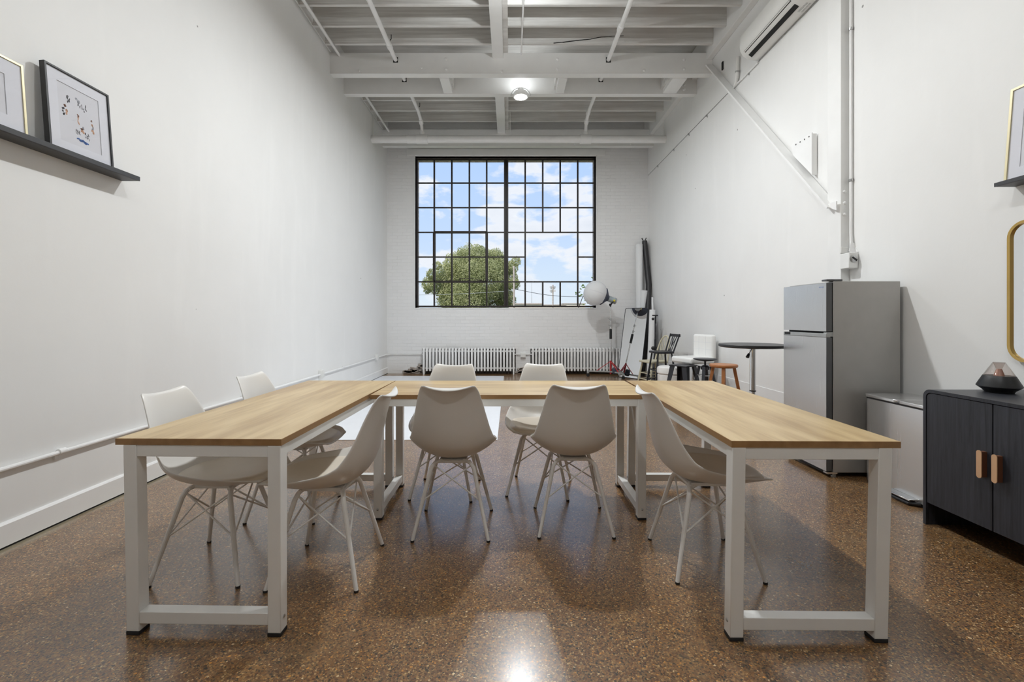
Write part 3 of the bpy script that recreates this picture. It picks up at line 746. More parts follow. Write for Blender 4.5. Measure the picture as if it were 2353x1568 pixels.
# ------------------------------------------------------------------ fridge
r = thing('refrigerator', 'tall grey stainless fridge with freezer door on top', 'refrigerator', (2.68, 3.70, 0)); o2 = (2.68, 3.70, 0)
fy0, fy1 = 3.445, 3.985; fx0, fx1 = 2.448, 2.955
M(o2).box(fx0, fx1, fy0, fy1, .035, 1.487).obj('cabinet_body', M_fridgeside, r, bevel=.004)
M(o2).box(fx0 - .008, fx0, fy0 + .006, fy1 - .006, .06, 1.475).obj('gasket', M_foot, r)
dz = 1.098
for nm, z0, z1 in (('freezer_door', 1.105, 1.475), ('fridge_door', .045, 1.06)):
    dr = M(o2).box(fx0 - .052, fx0 - .009, fy0 + .002, fy1 - .002, z0, z1).obj(nm, [M_fridgedark], r, bevel=.003)
    M(o2).box(fx0 - .0535, fx0 - .052, fy0 + .003, fy1 - .003, z0 + .001, z1 - .001).obj('door_skin', M_stain, dr)
    if nm == 'fridge_door':
        M(o2).box(fx0 - .055, fx0 - .020, fy0 + .002, fy1 - .002, z1, z1 + .030).obj('door_handle', M_grey, dr, bevel=.003)
        M(o2).box(fx0 - .056, fx0 - .05, fy1 - .10, fy1 - .02, z1 + .008, z1 + .028).obj('handle_end', M_foot, dr)
    else:
        b = M(o2)
        for k in range(5): b.box(fx0 - .0545, fx0 - .0535, fy0 + .03 + k * .011, fy0 + .037 + k * .011, 1.440, 1.449)
        b.obj('badge', simple('blue_badge', (.35, .42, .60, 1), .4), dr, smooth=0)
M(o2).box(fx0 - .050, fx0 + .07, fy0 + .0, fy0 + .06, 1.488, 1.502).obj('hinge_cover', M_fridgedark, r, bevel=.003)
M(o2).box(fx0 - .048, fx0 + .008, fy0 + .004, fy0 + .04, 1.066, 1.10).obj('hinge', M_grey, r, bevel=.002)
M(o2).box(fx0 - .02, fx0 + .02, fy0 + .02, fy1 - .02, .012, .045).obj('kick_grille', M_foot, r)
M(o2).box(fx0 - .050, fx0 + .03, fy0 - .002, fy0 + .04, .028, .040).obj('hinge', M_chrome, r)
for (x, y) in ((fx0 + .02, fy0 + .03), (fx1 - .05, fy0 + .03), (fx0 + .02, fy1 - .03), (fx1 - .05, fy1 - .03)):
    M(o2).cyl((x, y, 0), (x, y, .036), .018, seg=12).obj('foot', M_grey, r)

# ------------------------------------------------------------------ trash can
r = thing('trash_can', 'stainless pedal bin with a split lid between fridge and black cabinet', 'trash can', (2.79, 3.05, 0)); o2 = (2.79, 3.05, 0)
def rrect(x0, x1, y0, y1, rad, n=5):
    pts = []
    for (cx_, cy_, a0) in ((x1 - rad, y1 - rad, 0), (x0 + rad, y1 - rad, 90), (x0 + rad, y0 + rad, 180), (x1 - rad, y0 + rad, 270)):
        for k in range(n + 1):
            a = R(a0 + 90 * k / n); pts.append((cx_ + rad * math.cos(a), cy_ + rad * math.sin(a)))
    return pts
tx0, tx1, ty0, ty1 = 2.62, 2.955, 2.775, 3.365
M(o2).prism(rrect(tx0, tx1, ty0, ty1, .035), 'z', .02, .622).obj('bin_body', M_stain, r)
M(o2).prism(rrect(tx0 + .004, tx1 - .004, ty0 + .004, ty1 - .004, .033), 'z', .0, .03).obj('base', M_foot, r)
M(o2).prism(rrect(tx0 - .002, tx1 + .002, ty0 - .002, ty1 + .002, .036), 'z', .621, .629).obj('rim', M_foot, r)
ym = 3.085
M(o2).prism(rrect(tx0 - .004, tx1 + .003, ym + .002, ty1 + .004, .030), 'z', .630, .652).obj('lid', M_stain, r, bevel=.004)
M(o2).prism(rrect(tx0 - .004, tx1 + .003, ty0 - .004, ym - .002, .030), 'z', .630, .652).obj('lid', M_stain, r, bevel=.004)
b = M(o2); b.tube([(tx0 - .002, 3.13, .018), (tx0 - .045, 3.125, .014), (tx0 - .055, 3.02, .014), (tx0 - .055, 2.93, .014), (tx0 - .002, 2.90, .018)], .010, 8).obj('pedal_frame', M_foot, r)
M(o2).box(tx0 - .060, tx0 + .0, 2.92, 3.12, .030, .042).obj('pedal', M_chrome, r, bevel=.004)

# ------------------------------------------------------------------ black sideboard
sy0, sy1 = 1.40, 2.680; sxf, sxb = 2.432, XR - .003; st = .794
r = thing('sideboard', 'black wooden sideboard with copper handles along the right wall', 'cabinet', (2.70, 2.04, 0)); o2 = (2.70, 2.04, 0)
# rounded shell (portal) profile in y-z
def portal(rad, t, inner=False):
    y0, y1, z1 = sy0, sy1, st
    out = [(y0, 0)]
    for k in range(9): a = R(180 - 90 * k / 8); out.append((y0 + rad + rad * math.cos(a), z1 - rad + rad * math.sin(a)))
    for k in range(9): a = R(90 - 90 * k / 8); out.append((y1 - rad + rad * math.cos(a), z1 - rad + rad * math.sin(a)))
    out.append((y1, 0)); ri = rad - t * .8
    inn = [(y1 - t, 0)]
    for k in range(9): a = R(90 * k / 8); inn.append((y1 - t - ri + ri * math.cos(a), z1 - t - ri + ri * math.sin(a)))
    for k in range(9): a = R(90 + 90 * k / 8); inn.append((y0 + t + ri + ri * math.cos(a), z1 - t - ri + ri * math.sin(a)))
    inn.append((y0 + t, 0)); return out, inn
out, inn = portal(.045, .018)
n = len(out); vs = []; fs = []
for x in (sxf, sxb):
    vs += [(x, p[0], p[1]) for p in out] + [(x, p[0], p[1]) for p in inn[::-1]]
N2 = 2 * n
for i in range(n - 1):
    fs += [(i, i + 1, n + i + 1, n + i), (N2 + i, N2 + n + i, N2 + n + i + 1, N2 + i + 1), (i, N2 + i, N2 + i + 1, i + 1), (n + i, n + i + 1, N2 + n + i + 1, N2 + n + i)]
for i in (0, n - 1): fs.append((i, n + i, N2 + n + i, N2 + i))
M(o2).add(vs, fs).obj('carcass', M_blackwood, r, smooth=30)
M(o2).box(sxf + .03, sxb - .002, sy0 + .019, sy1 - .019, .135, .15).box(sxb - .02, sxb - .005, sy0 + .019, sy1 - .019, .15, st - .02).box(sxf + .03, sxb - .02, 2.286, 2.304, .15, st - .02).obj('inner_panel', M_blackwood, r)
dys = [(2.299, sy1 - .0215), (1.925, 2.293), (1.551, 1.919), (sy0 + .0215, 1.545)]
for k, (a, c_) in enumerate(dys):
    if k == 0:
        poly = [(a, .132), (c_, .132)]
        for j in range(7): an = R(90 * j / 6); poly.append((c_ - .028 + .028 * math.cos(an), st - .0215 - .028 + .028 * math.sin(an)))
        poly.append((a, st - .0215))
    else: poly = [(a, .132), (c_, .132), (c_, st - .0215), (a, st - .0215)]
    d_ = M(o2).prism(poly, 'x', sxf + .003, sxf + .021).obj('door', M_blackwood, r, bevel=.001)
    hy = a + .034 if k % 2 == 0 else c_ - .034
    hp = [(hy - .011, .392)] ; hp = []
    for j in range(9): an = R(180 + 180 * j / 8); hp.append((hy + .013 * math.cos(an), .402 + .013 * math.sin(an)))
    for j in range(9): an = R(180 * j / 8); hp.append((hy + .013 * math.cos(an), .518 + .013 * math.sin(an)))
    h = M(o2).prism(hp, 'x', sxf - .030, sxf - .026).obj('handle', M_copper, d_)
    M(o2).box(sxf - .026, sxf + .003, hy - .010, hy + .010, .395, .525).obj('handle_core', M_copperside, h)
M(o2).box(sxf + .03, sxf + .055, 2.155, 2.18, 0, .134).obj('leg', M_blackwood, r)
M(o2).box(sxf + .03, sxf + .055, 1.60, 1.625, 0, .134).obj('leg', M_blackwood, r)
# diffuser
r = thing('aroma_diffuser', 'small black and clear glass cone diffuser on the black sideboard', 'diffuser', (2.735, 2.545, st + .001), 0)
M().lathe([(.060, 0), (.062, .004), (.066, .010), (.093, .032), (.093, .036), (.068, .088), (.066, .092), (.0, .092)]).obj('diffuser_base', M_blackplastic, r)
M().lathe([(.0668, .090), (.0255, .166), (.024, .167), (.0236, .166), (.064, .090)]).obj('glass_cone', M_glass2, r)
M().lathe([(.024, .164), (.013, .132), (.012, .132), (.0235, .165)]).obj('glass_funnel', M_glass2, r)
M().lathe([(.023, .092), (.011, .130), (.0, .130)]).obj('inner_cone', simple('rose_copper', (.50, .28, .22, 1), .35, .4), r)
for k in range(4): M().box(.04 * math.cos(k * PI / 2 + .7) - .006, .04 * math.cos(k * PI / 2 + .7) + .006, .04 * math.sin(k * PI / 2 + .7) - .006, .04 * math.sin(k * PI / 2 + .7) + .006, -.0005, .002).obj('foot', M_foot, r)
M().box(-.068, -.066, -.028, -.024, .040, .044)

# ------------------------------------------------------------------ picture ledges and frames
r = thing('picture_ledge', 'charcoal picture ledge on the left wall holding two frames', 'shelf', (XL + .06, 2.5, 2.147)); o2 = (XL + .06, 2.5, 2.147)
M(o2).box(XL + .001, XL + .112, 1.80, 3.118, 2.147, 2.160).obj('shelf_board', M_shelf, r)
M(o2).box(XL + .113, XL + .123, 1.80, 3.122, 2.147, 2.176).obj('front_lip', M_shelf, r, bevel=.0015)
M(o2).box(XL + .001, XL + .010, 1.80, 3.118, 2.160, 2.19).obj('back_strip', M_shelf, r)
def framed(name, label, base, rz, w, h, lean, matf, fw, fd, matw, art, group='framed pictures on the wall ledges'):
    """local: x along width, y depth (front = -y), z up; leans back"""
    r = thing(name, label, 'picture', base, rz, group)
    rot = Matrix.Rotation(-lean, 4, 'X')
    def bx(b, x0, x1, y0, y1, z0, z1): return b.box(x0, x1, y0, y1, z0, z1, rot)
    b = M()
    bx(b, -w / 2, -w / 2 + fw, -fd, 0, 0, h); bx(b, w / 2 - fw, w / 2, -fd, 0, 0, h); bx(b, -w / 2 + fw, w / 2 - fw, -fd, 0, 0, fw); bx(b, -w / 2 + fw, w / 2 - fw, -fd, 0, h - fw, h)
    b.obj('picture_frame', matf, r, bevel=.0012)
    b = M(); mw = matw
    X0, X1, Z0, Z1 = -w / 2 + fw, w / 2 - fw, fw, h - fw
    f_ = -fd * .72
    bx(b, X0, X0 + mw, f_, f_ + .003, Z0, Z1); bx(b, X1 - mw, X1, f_, f_ + .003, Z0, Z1); bx(b, X0 + mw, X1 - mw, f_, f_ + .003, Z0, Z0 + mw); bx(b, X0 + mw, X1 - mw, f_, f_ + .003, Z1 - mw, Z1)
    b.obj('mat_board', M_paper, r, smooth=0)
    b = M(); bx(b, X0 + mw - .004, X1 - mw + .004, f_ + .0035, f_ + .005, Z0 + mw - .004, Z1 - mw + .004); pr = b.obj('print', M_paper2, r, smooth=0)
    for (mt, pieces) in art:
        b = M()
        _rp = random.Random(int(abs(pieces[0][0]) * 1e4) + 5)
        pieces = [(p_[0] + _rp.uniform(-.5, .5) * p_[2], p_[1] + _rp.uniform(-.6, .6) * p_[3], p_[2] * _rp.uniform(.35, .8), p_[3] * _rp.uniform(.3, .65), p_[4] + _rp.uniform(-.6, .6)) for p_ in pieces for _ in range(3)]
        for (cx_, cz_, rx, rz_, an) in pieces:
            vs = []
            for k in range(14):
                t = 2 * PI * k / 14; q = Vector((rx * math.cos(t), rz_ * math.sin(t)))
                x = cx_ + q.x * math.cos(an) - q.y * math.sin(an); z = cz_ + q.x * math.sin(an) + q.y * math.cos(an)
                vs.append((x, z))
            vs = [((a_ - cx_) * .8 + cx_, (b_2 - cz_) * .8 + cz_) for a_, b_2 in vs]
            tmp = M(); tmp.prism(vs, 'y', f_ + .0028, f_ + .0035); b.add([rot @ p for p in tmp.v], tmp.f)
        b.obj('painted_figure', mt, pr, smooth=0)
    b = M(); bx(b, X0, X1, -fd * .86, -fd * .86 + .0015, Z0, Z1); b.obj('picture_glass', M_glass3, r, smooth=0)
    return r
# black frame: local -y faces +X  => rz = +90 ; local x -> world y
ra = random.Random(3)
art = [(M_art1, [(-.045 + ra.uniform(-.03, .0), .33 + ra.uniform(-.03, .02), .006, .016, ra.uniform(-.3, .3)) for k in range(4)] + [(-.005 + k * .012, .325 + ra.uniform(-.02, .02), .0045, .020, .2) for k in range(5)] + [(-.10, .26, .010, .018, .3), (-.10, .235, .008, .012, .2)]
        + [(-.028 + k * .010, .165 - k * .002, .004, .022, .1) for k in range(3)] + [(.030 + k * .010, .150 + ra.uniform(-.01, .01), .004, .024, .2) for k in range(3)]),
       (M_art4, [(-.005, .352, .022, .018, .4), (-.030, .10, .0, .0, 0), (.02, .20, .010, .022, .1), (.082, .222, .012, .018, 0)]),
       (M_art5, [(-.085, .285, .014, .012, .2), (-.012, .262, .008, .010, 0), (.010, .188, .020, .010, .3), (.082, .268, .012, .009, 0)]),
       (M_art2, [(-.080, .255, .012, .022, .3), (-.010, .235, .007, .026, .1), (.012, .175, .016, .014, .2), (.082, .245, .013, .022, 0), (.085, .205, .014, .018, 0)]),
       (M_art3, [(-.010, .118, .026, .016, .3), (.025, .110, .022, .012, -.2)])]
framed('framed_picture', 'black framed white picture of small figures on the left ledge', (XL + .065, 2.745, 2.1615), R(90), .41, .49, R(4.2), M_blackframe, .011, .030, .062, art)
art2 = [(M_art3, [(.115, .125, .010, .030, .05), (.120, .175, .011, .028, -.05), (.108, .080, .007, .034, .05), (.133, .080, .007, .040, -.25)]), (M_art2, [(.105, .207, .007, .009, 0), (.088, .195, .022, .005, .2), (.135, .205, .020, .004, .5), (.114, .222, .007, .009, 0), (.114, .046, .006, .006, 0), (.14, .042, .006, .006, 0)])]
framed('framed_picture', 'pale gold framed picture of a blue figure on the left ledge', (XL + .070, 2.165, 2.1615), R(90), .53, .395, R(4.2), M_gold, .012, .020, .080, art2)
r = thing('picture_ledge', 'dark picture ledge high on the right wall above the round cornered mirror', 'shelf', (XR - .06, 2.3, 1.985)); o2 = (XR - .06, 2.3, 1.985)
M(o2).box(XR - .112, XR - .001, 1.60, 2.694, 1.985, 1.997).obj('shelf_board', M_shelf, r)
M(o2).box(XR - .122, XR - .113, 1.60, 2.698, 1.985, 2.008).obj('front_lip', M_shelf, r, bevel=.0015)
framed('framed_picture', 'pale gold framed picture on the right ledge', (XR - .075, 2.455, 1.998), R(-90), .43, .55, R(4.5), M_gold, .014, .022, .06, [(M_art4, [(.05, .30, .05, .03, .3)])])
# mirror on right wall
r = thing('wall_mirror', 'brass framed mirror with rounded corners on the right wall', 'mirror', (XR - .01, 2.45, .96)); o2 = (XR - .01, 2.45, .96)
my0, my1, mz0, mz1, mr = 2.10, 2.712, .952, 1.775, .095
pl = rrect(my0, my1, mz0, mz1, mr, 8); pin = rrect(my0 + .016, my1 - .016, mz0 + .016, mz1 - .016, mr - .016, 8)
vs = []; fs = []; n = len(pl)
for x, P_ in ((XR - .030, pl), (XR - .030, pin), (XR - .002, pin), (XR - .002, pl)): vs += [(x, a, c_) for a, c_ in P_]
for i in range(n):
    j = (i + 1) % n
    for k in range(4): fs.append((k * n + i, k * n + j, ((k + 1) % 4) * n + j, ((k + 1) % 4) * n + i))
M(o2).add(vs, fs).obj('mirror_frame', M_gold2, r)
M(o2).prism(rrect(my0 + .015, my1 - .015, mz0 + .015, mz1 - .015, mr - .015, 8), 'x', XR - .018, XR - .006).obj('mirror_glass', M_mirror, r, smooth=0)

# ------------------------------------------------------------------ bar table & stools
r = thing('bar_table', 'round black bar table on a chrome pole beside the fridge', 'table', (2.325, 4.36, 0))
T = .957
M().lathe([(.0, T - .030), (.285, T - .030), (.300, T - .022), (.300, T - .004), (.296, T), (.0, T)], seg=64).obj('tabletop', M_blackplastic, r)
M().lathe([(.07, T - .045), (.10, T - .030)], seg=24).obj('mount_plate', M_blackmetal, r)
M().cyl((0, 0, .50), (0, 0, T - .035), .0265, seg=24).obj('pole_sleeve', M_chrome, r)
M().cyl((0, 0, .02), (0, 0, .51), .022, seg=24).obj('pole', M_chrome, r)
M().cyl((0, 0, .505), (0, 0, .515), .029, seg=24).obj('collar', M_blackmetal, r)
M().lathe([(.20, 0), (.20, .012), (.06, .030), (.035, .06), (.03, .08)], seg=40).obj('base', M_chrome, r)
lv = M().tube([(-.02, -.02, T - .045), (-.065, -.05, T - .095)], .004, 8).obj('lever', M_chrome, r)
M().tube([(-.062, -.048, T - .090), (-.085, -.065, T - .120)], [.010, .016], 10).obj('lever_grip', M_blackplastic, lv)

def stool4(name, label, loc, rz, seat_z, sr, seat_t, spread, mat_s, mat_l, lw, rungs, inset=.72):
    r = thing(name, label, 'stool', (*loc, 0), rz)
    M().lathe([(.0, seat_z - seat_t), (sr * .95, seat_z - seat_t), (sr, seat_z - seat_t * .6), (sr, seat_z - seat_t * .3), (sr * .97, seat_z), (0, seat_z)], seg=40).obj('seat', mat_s, r)
    for k in range(4):
        a = R(45 + 90 * k); t_ = Vector((sr * inset * math.cos(a), sr * inset * math.sin(a), seat_z - seat_t)); b_ = Vector((spread * math.cos(a), spread * math.sin(a), 0))
        M().bar(t_, b_, lw, lw).obj('leg', mat_l, r, bevel=.002)
    for (z, n_) in rungs:
        for k in range(4):
            a = R(45 + 90 * k); a2 = R(135 + 90 * k); f = (seat_z - seat_t - z) / (seat_z - seat_t); q = sr * inset + (spread - sr * inset) * f
            M().bar((q * math.cos(a), q * math.sin(a), z), (q * math.cos(a2), q * math.sin(a2), z), .02, .022).obj('rung', mat_l, r)
    return r
s_ = stool4('wooden_stool', 'orange brown wooden stool with four splayed legs, beside the bar table', (2.44, 5.2), R(18), .678, .150, .032, .225, M_orange, M_orange, .034, ((.28, 4),))
M().lathe([(.11, .640), (.12, .646)], seg=24).obj('swivel_plate', M_blackmetal, s_)
# black swivel stool
r = thing('swivel_stool', 'black round swivel stool with a screw post, left of the orange stool', 'stool', (2.645, 6.17, 0), R(10))
M().lathe([(.0, .612), (.03, .620), (.10, .628), (.150, .644), (.152, .652), (.145, .656), (.0, .648)], seg=40).obj('seat', M_blackmetal, r)
M().cyl((0, 0, .30), (0, 0, .62), .013, seg=12).obj('screw_post', M_blackmetal, r)
M().lathe([(.05, .505), (.055, .51), (.055, .545), (.03, .565)], seg=20).obj('collar', M_blackmetal, r)
for k in range(4):
    a = R(45 + 90 * k)
    M().bar((.075 * math.cos(a), .075 * math.sin(a), .55), (.20 * math.cos(a), .20 * math.sin(a), 0), .035, .035).obj('leg', M_blackwood, r, bevel=.003)
M().tube([(.125 * math.cos(t), .125 * math.sin(t), .30) for t in [2 * PI * k / 24 for k in range(24)]], .007, 8, closed=True).obj('foot_ring', M_blackmetal, r)
M().tube([(.095 * math.cos(t), .095 * math.sin(t), .43) for t in [2 * PI * k / 24 for k in range(24)]], .006, 8, closed=True).obj('foot_ring', M_grey, r)
# white tufted bar chair
r = thing('bar_chair', 'white tufted bar chair on a chrome pole by the right wall', 'chair', (2.655, 6.60, 0), R(110))
def soft(b, pts, w, th):
    pass
M().box(-.21, .21, -.20, .22, .555, .645).obj('seat', M_white2, r, bevel=.03, bseg=4)
bk = M().box(-.20, .20, -.245, -.165, .60, .965, ).obj('backrest', M_white2, r, bevel=.035, bseg=4)
b = M()
for x in (-.067, .067): b.box(x - .002, x + .002, -.1655, -.1635, .66, .94)
for z in (.75, .85): b.box(-.185, .185, -.1655, -.1635, z - .002, z + .002)
b.obj('tufting_seam', M_paper2, bk, smooth=0)
M().cyl((0, 0, .02), (0, 0, .56), .022, seg=16).obj('pole', M_chrome, r)
M().lathe([(.18, 0), (.18, .012), (.05, .035), (.03, .06)], seg=32).obj('base', M_chrome, r)
M().tube([(.02, .02, .54), (.09, .06, .50), (.12, .08, .44)], .005, 8).obj('lever', M_chrome, r)
# black metal stool (square, tapered sheet legs)
r = thing('metal_stool', 'black metal stool with wide tapered legs before the white tufted chair', 'stool', (2.415, 6.35, 0), R(38))
M().box(-.14, .14, -.14, .14, .535, .553).obj('seat', M_blackmetal, r, bevel=.008)
for sx in (-1, 1):
    for sy in (-1, 1):
        b = M(); w1, w0 = .075, .036; tx, bx_ = .125, .20
        vs = []
        for (c_, z, w) in ((bx_, 0, w0), (tx, .545, w1)):
            vs += [(sx * (c_), sy * (c_), z), (sx * (c_ - w), sy * c_, z), (sx * (c_ - w), sy * (c_ - .006), z), (sx * (c_ - .006), sy * (c_ - .006), z), (sx * (c_ - .006), sy * (c_ - w), z), (sx * c_, sy * (c_ - w), z)]
        b.add(vs, [(0, 1, 2, 3, 4, 5), (6, 7, 8, 9, 10, 11)] + [(i, (i + 1) % 6, 6 + (i + 1) % 6, 6 + i) for i in range(6)])
        b.obj('leg', M_blackmetal, r)
# white drum
r = thing('storage_drum', 'squat white plastic drum with a lid behind the black metal stool', 'drum', (2.47, 6.98, 0))
M().lathe([(.185, 0), (.195, .01), (.200, .30), (.200, .335), (.190, .345), (.190, .36)], seg=40).obj('drum_body', M_bucket, r)
M().lathe([(.203, .358), (.208, .365), (.208, .425), (.200, .450), (.17, .465), (0, .470)], seg=40).obj('lid', M_bucket, r)

# windsor chairs
def windsor(name, label, loc, rz, seat_z, mat, back_top, arch, sw, legspread):
    r = thing(name, label, 'chair', (*loc, 0), rz)
    M().prism(rrect(-sw, sw, -sw * .95, sw, sw * .4, 5), 'z', seat_z - .032, seat_z).obj('seat', mat, r, bevel=.008)
    y0 = -sw * .80; yt = y0 - .10
    b = M(); bt = []
    if arch:
        P_ = [(-sw * .85 * math.cos(t), y0 + (yt - y0) * math.sin(t) ** .8, seat_z + (back_top - seat_z) * math.sin(t) ** .75) for t in [PI * k / 20 for k in range(21)]]
        M().tube(P_, .014, 8).obj('back_bow', mat, r)
    else:
        M().bar((-sw * .98, yt, back_top - .015), (sw * .98, yt, back_top - .015), .018, .045).obj('top_rail', mat, r, bevel=.004)
        for s_ in (-1, 1): M().tube([(s_ * sw * .80, y0, seat_z - .01), (s_ * sw * .92, yt, back_top + .01)], .012, 8).obj('back_post', mat, r)
    n_ = 5 if arch else 3
    for k in range(n_):
        u = (k + 1) / (n_ + 1) * 2 - 1
        top = back_top - .02 if not arch else seat_z + (back_top - seat_z) * max(.1, 1 - u * u) ** .38
        M().tube([(u * sw * .62, y0, seat_z - .01), (u * sw * (.85), yt + .004, top)], .0065 if arch else .006, 6).obj('spindle', mat, r)
    if not arch:
        M().tube([(-.03, y0, seat_z), (.07, yt, back_top - .03)], .006, 6).tube([(.03, y0, seat_z), (-.07, yt, back_top - .03)], .006, 6).obj('spindle', mat, r)
    lg = {}
    for sx in (-1, 1):
        for sy in (-1, 1):
            a = Vector((sx * sw * .68, sy * sw * .68, seat_z - .03)); c_ = Vector((sx * legspread, sy * legspread, 0)); lg[sx, sy] = (a, c_)
            M().tube([a, a.lerp(c_, .5), c_], [.013, .018, .012], 8).obj('leg', mat, r)
    for f in (.45, .70):
        for (p, q) in (((-1, -1), (1, -1)), ((-1, 1), (1, 1)), ((-1, -1), (-1, 1)), ((1, -1), (1, 1))):
            M().tube([lg[p][0].lerp(lg[p][1], f), lg[q][0].lerp(lg[q][1], f)], .008, 6).obj('stretcher', mat, r)
    return r
windsor('spindle_chair', 'cream painted spindle back chair with an arched back near the corner', (2.53, 8.02), R(108), .455, M_cream, .885, True, .20, .20)
windsor('counter_chair', 'tall black spindle back counter chair in front of the cream chair', (2.515, 7.55), R(97), .655, M_blackmetal, .930, False, .17, .19)

# ------------------------------------------------------------------ studio corner
# leaning mirror
r = thing('floor_mirror', 'tall leaning mirror with a thin black rim near the back corner', 'mirror', (2.37, 9.08, 0))
o2 = (2.37, 9.08, 0)
A = Vector((2.20, 9.30, .006)); B_ = Vector((2.54, 8.86, .006)); Wd = (B_ - A); Wl = Wd.length; Wd.normalize()
Ud = Vector((.195, .150, 1.400)); Hl = Ud.length; Ud.normalize(); Nd = Wd.cross(Ud)
if Nd.x > 0: Nd = -Nd
def mp(u, v, d): return A + Wd * u + Ud * v + Nd * d
pl = rrect(0, Wl, 0, Hl, .04, 5); pin = rrect(.008, Wl - .008, .008, Hl - .008, .034, 5); n = len(pl); vs = []; fs = []
for (d, P_) in ((.004, pl), (.004, pin), (-.012, pin), (-.012, pl)): vs += [mp(a, c_, d) for a, c_ in P_]
for i in range(n):
    j = (i + 1) % n
    for k in range(4): fs.append((k * n + i, k * n + j, ((k + 1) % 4) * n + j, ((k + 1) % 4) * n + i))
M(o2).add(vs, fs).obj('mirror_rim', M_blackmetal, r)
vs = [mp(a, c_, .0) for a, c_ in pin] + [mp(a, c_, -.01) for a, c_ in pin]
M(o2).add(vs, [tuple(range(n)), tuple(range(n, 2 * n))] + [(i, (i + 1) % n, n + (i + 1) % n, n + i) for i in range(n)]).obj('mirror_glass', M_mirror, r, smooth=0)

# photo light on a rolling stand
px_, py_ = 2.035, 9.20
r = thing('photo_light', 'studio lamp with a white globe lantern on a rolling stand', 'studio lamp', (px_, py_, 0)); o2 = (px_, py_, 0)
st_ = M(o2).cyl((px_, py_, .10), (px_, py_, .92), .014, seg=12).obj('stand_pole', M_chrome, r)
M(o2).cyl((px_, py_, .90), (px_, py_, 1.46), .010, seg=12).obj('stand_pole', M_chrome, r)
M(o2).cyl((px_, py_, .78), (px_, py_, .98), .026, seg=12).obj('grip_sleeve', M_foot, r)
for z in (1.04, 1.17):
    M(o2).cyl((px_, py_, z - .025), (px_, py_, z + .025), .017, seg=12).bar((px_, py_, z), (px_ - .05, py_ - .03, z + .02), .015, .012).obj('clamp', M_grey, r)
dirv = Vector((-.90, -.20, .30)).normalized()
hd = Vector((px_ + .06, py_ + .01, 1.555))
gc = hd + dirv * .40; gc = Vector((1.705, 9.13, 1.70))
dirv = (gc - hd).normalized()
b = M(o2)
q = dirv.to_track_quat('Z', 'Y').to_matrix()
b.lathe([(.060, -.02), (.060, .13), (.050, .15)], hd, 20, q); b.obj('lamp_head', M_bluegrey, r)
M(o2).lathe([(.062, -.05), (.064, -.02), (.040, -.055)], hd, 20, q).obj('head_cap', M_grey, r)
M(o2).lathe([(.055, .12), (.075, .15), (.180, .235), (.174, .238)], hd, 28, q).obj('speed_ring', M_slate, r)
gl = M(o2)
gl.ball((0, 0, 0), 1, 8, 6); gl = M(o2)
prof = []
for k in range(19):
    a = PI * k / 18; prof.append((max(.001, .253 * math.sin(a)), -.225 * math.cos(a)))
prof = [p for p in prof if p[1] > -.19 or p[0] > .14]
gl.lathe(prof, gc, 40, q); gl.obj('lantern_globe', M_lantern, r, smooth=80)
for k in range(6):
    a0 = PI * k / 6; pts = []
    for j in range(15):
        a = PI * (j + 3) / 19 + .12; pts.append(gc + q @ Vector((.2545 * math.sin(a) * math.cos(a0 * 2), .2545 * math.sin(a) * math.sin(a0 * 2), .227 * math.cos(a) )))
    M(o2).tube(pts, .0022, 5).obj('globe_rib', M_paper2, r)
M(o2).bar(hd + Vector((-.02, -.065, -.02)), Vector((px_, py_ - .02, 1.46)), .02, .012).bar(hd + Vector((-.02, .065, -.02)), Vector((px_, py_ + .02, 1.46)), .02, .012).obj('yoke', M_blackmetal, r)
M(o2).ball(hd + Vector((.0, -.068, -.005)), .022, 12, 8, (1, .4, 1)).obj('yellow_knob', M_yellow, r)
M(o2).bar((px_, py_, 1.44), (px_ - .03, py_ - .03, 1.48), .02, .03).obj('tilt_clamp', M_foot, r)
for (ax, ay) in ((-.44, .12), (.18, -.30), (.34, .10)):
    e = Vector((px_ + ax, py_ + ay, .085)); c_ = Vector((px_, py_, .085))
    M(o2).bar((px_, py_, .115), e + Vector((0, 0, .03)), .035, .028).obj('stand_leg', M_grey, r, bevel=.003)
    M(o2).bar((px_, py_, .33), c_.lerp(e, .62) + Vector((0, 0, .04)), .022, .012).obj('brace', M_red, r)
    wq = Matrix.Rotation(R(90), 3, 'X')
    M(o2).lathe([(.030, -.012), (.034, -.008), (.034, .008), (.030, .012)], e + Vector((0, 0, -.050)), 16, wq).obj('castor', M_foot, r)
    M(o2).box(e.x - .022, e.x + .022, e.y - .018, e.y + .018, .066, .105).obj('castor_fork', M_grey, r, bevel=.006)
M(o2).cyl((px_, py_, .07), (px_, py_, .34), .02, seg=12).obj('brace_hub', M_red, r)
M(o2).box(px_ + .02, px_ + .13, py_ - .12, py_ - .02, .075, .21).obj('sand_bag', M_slate, r, bevel=.03, bseg=3)

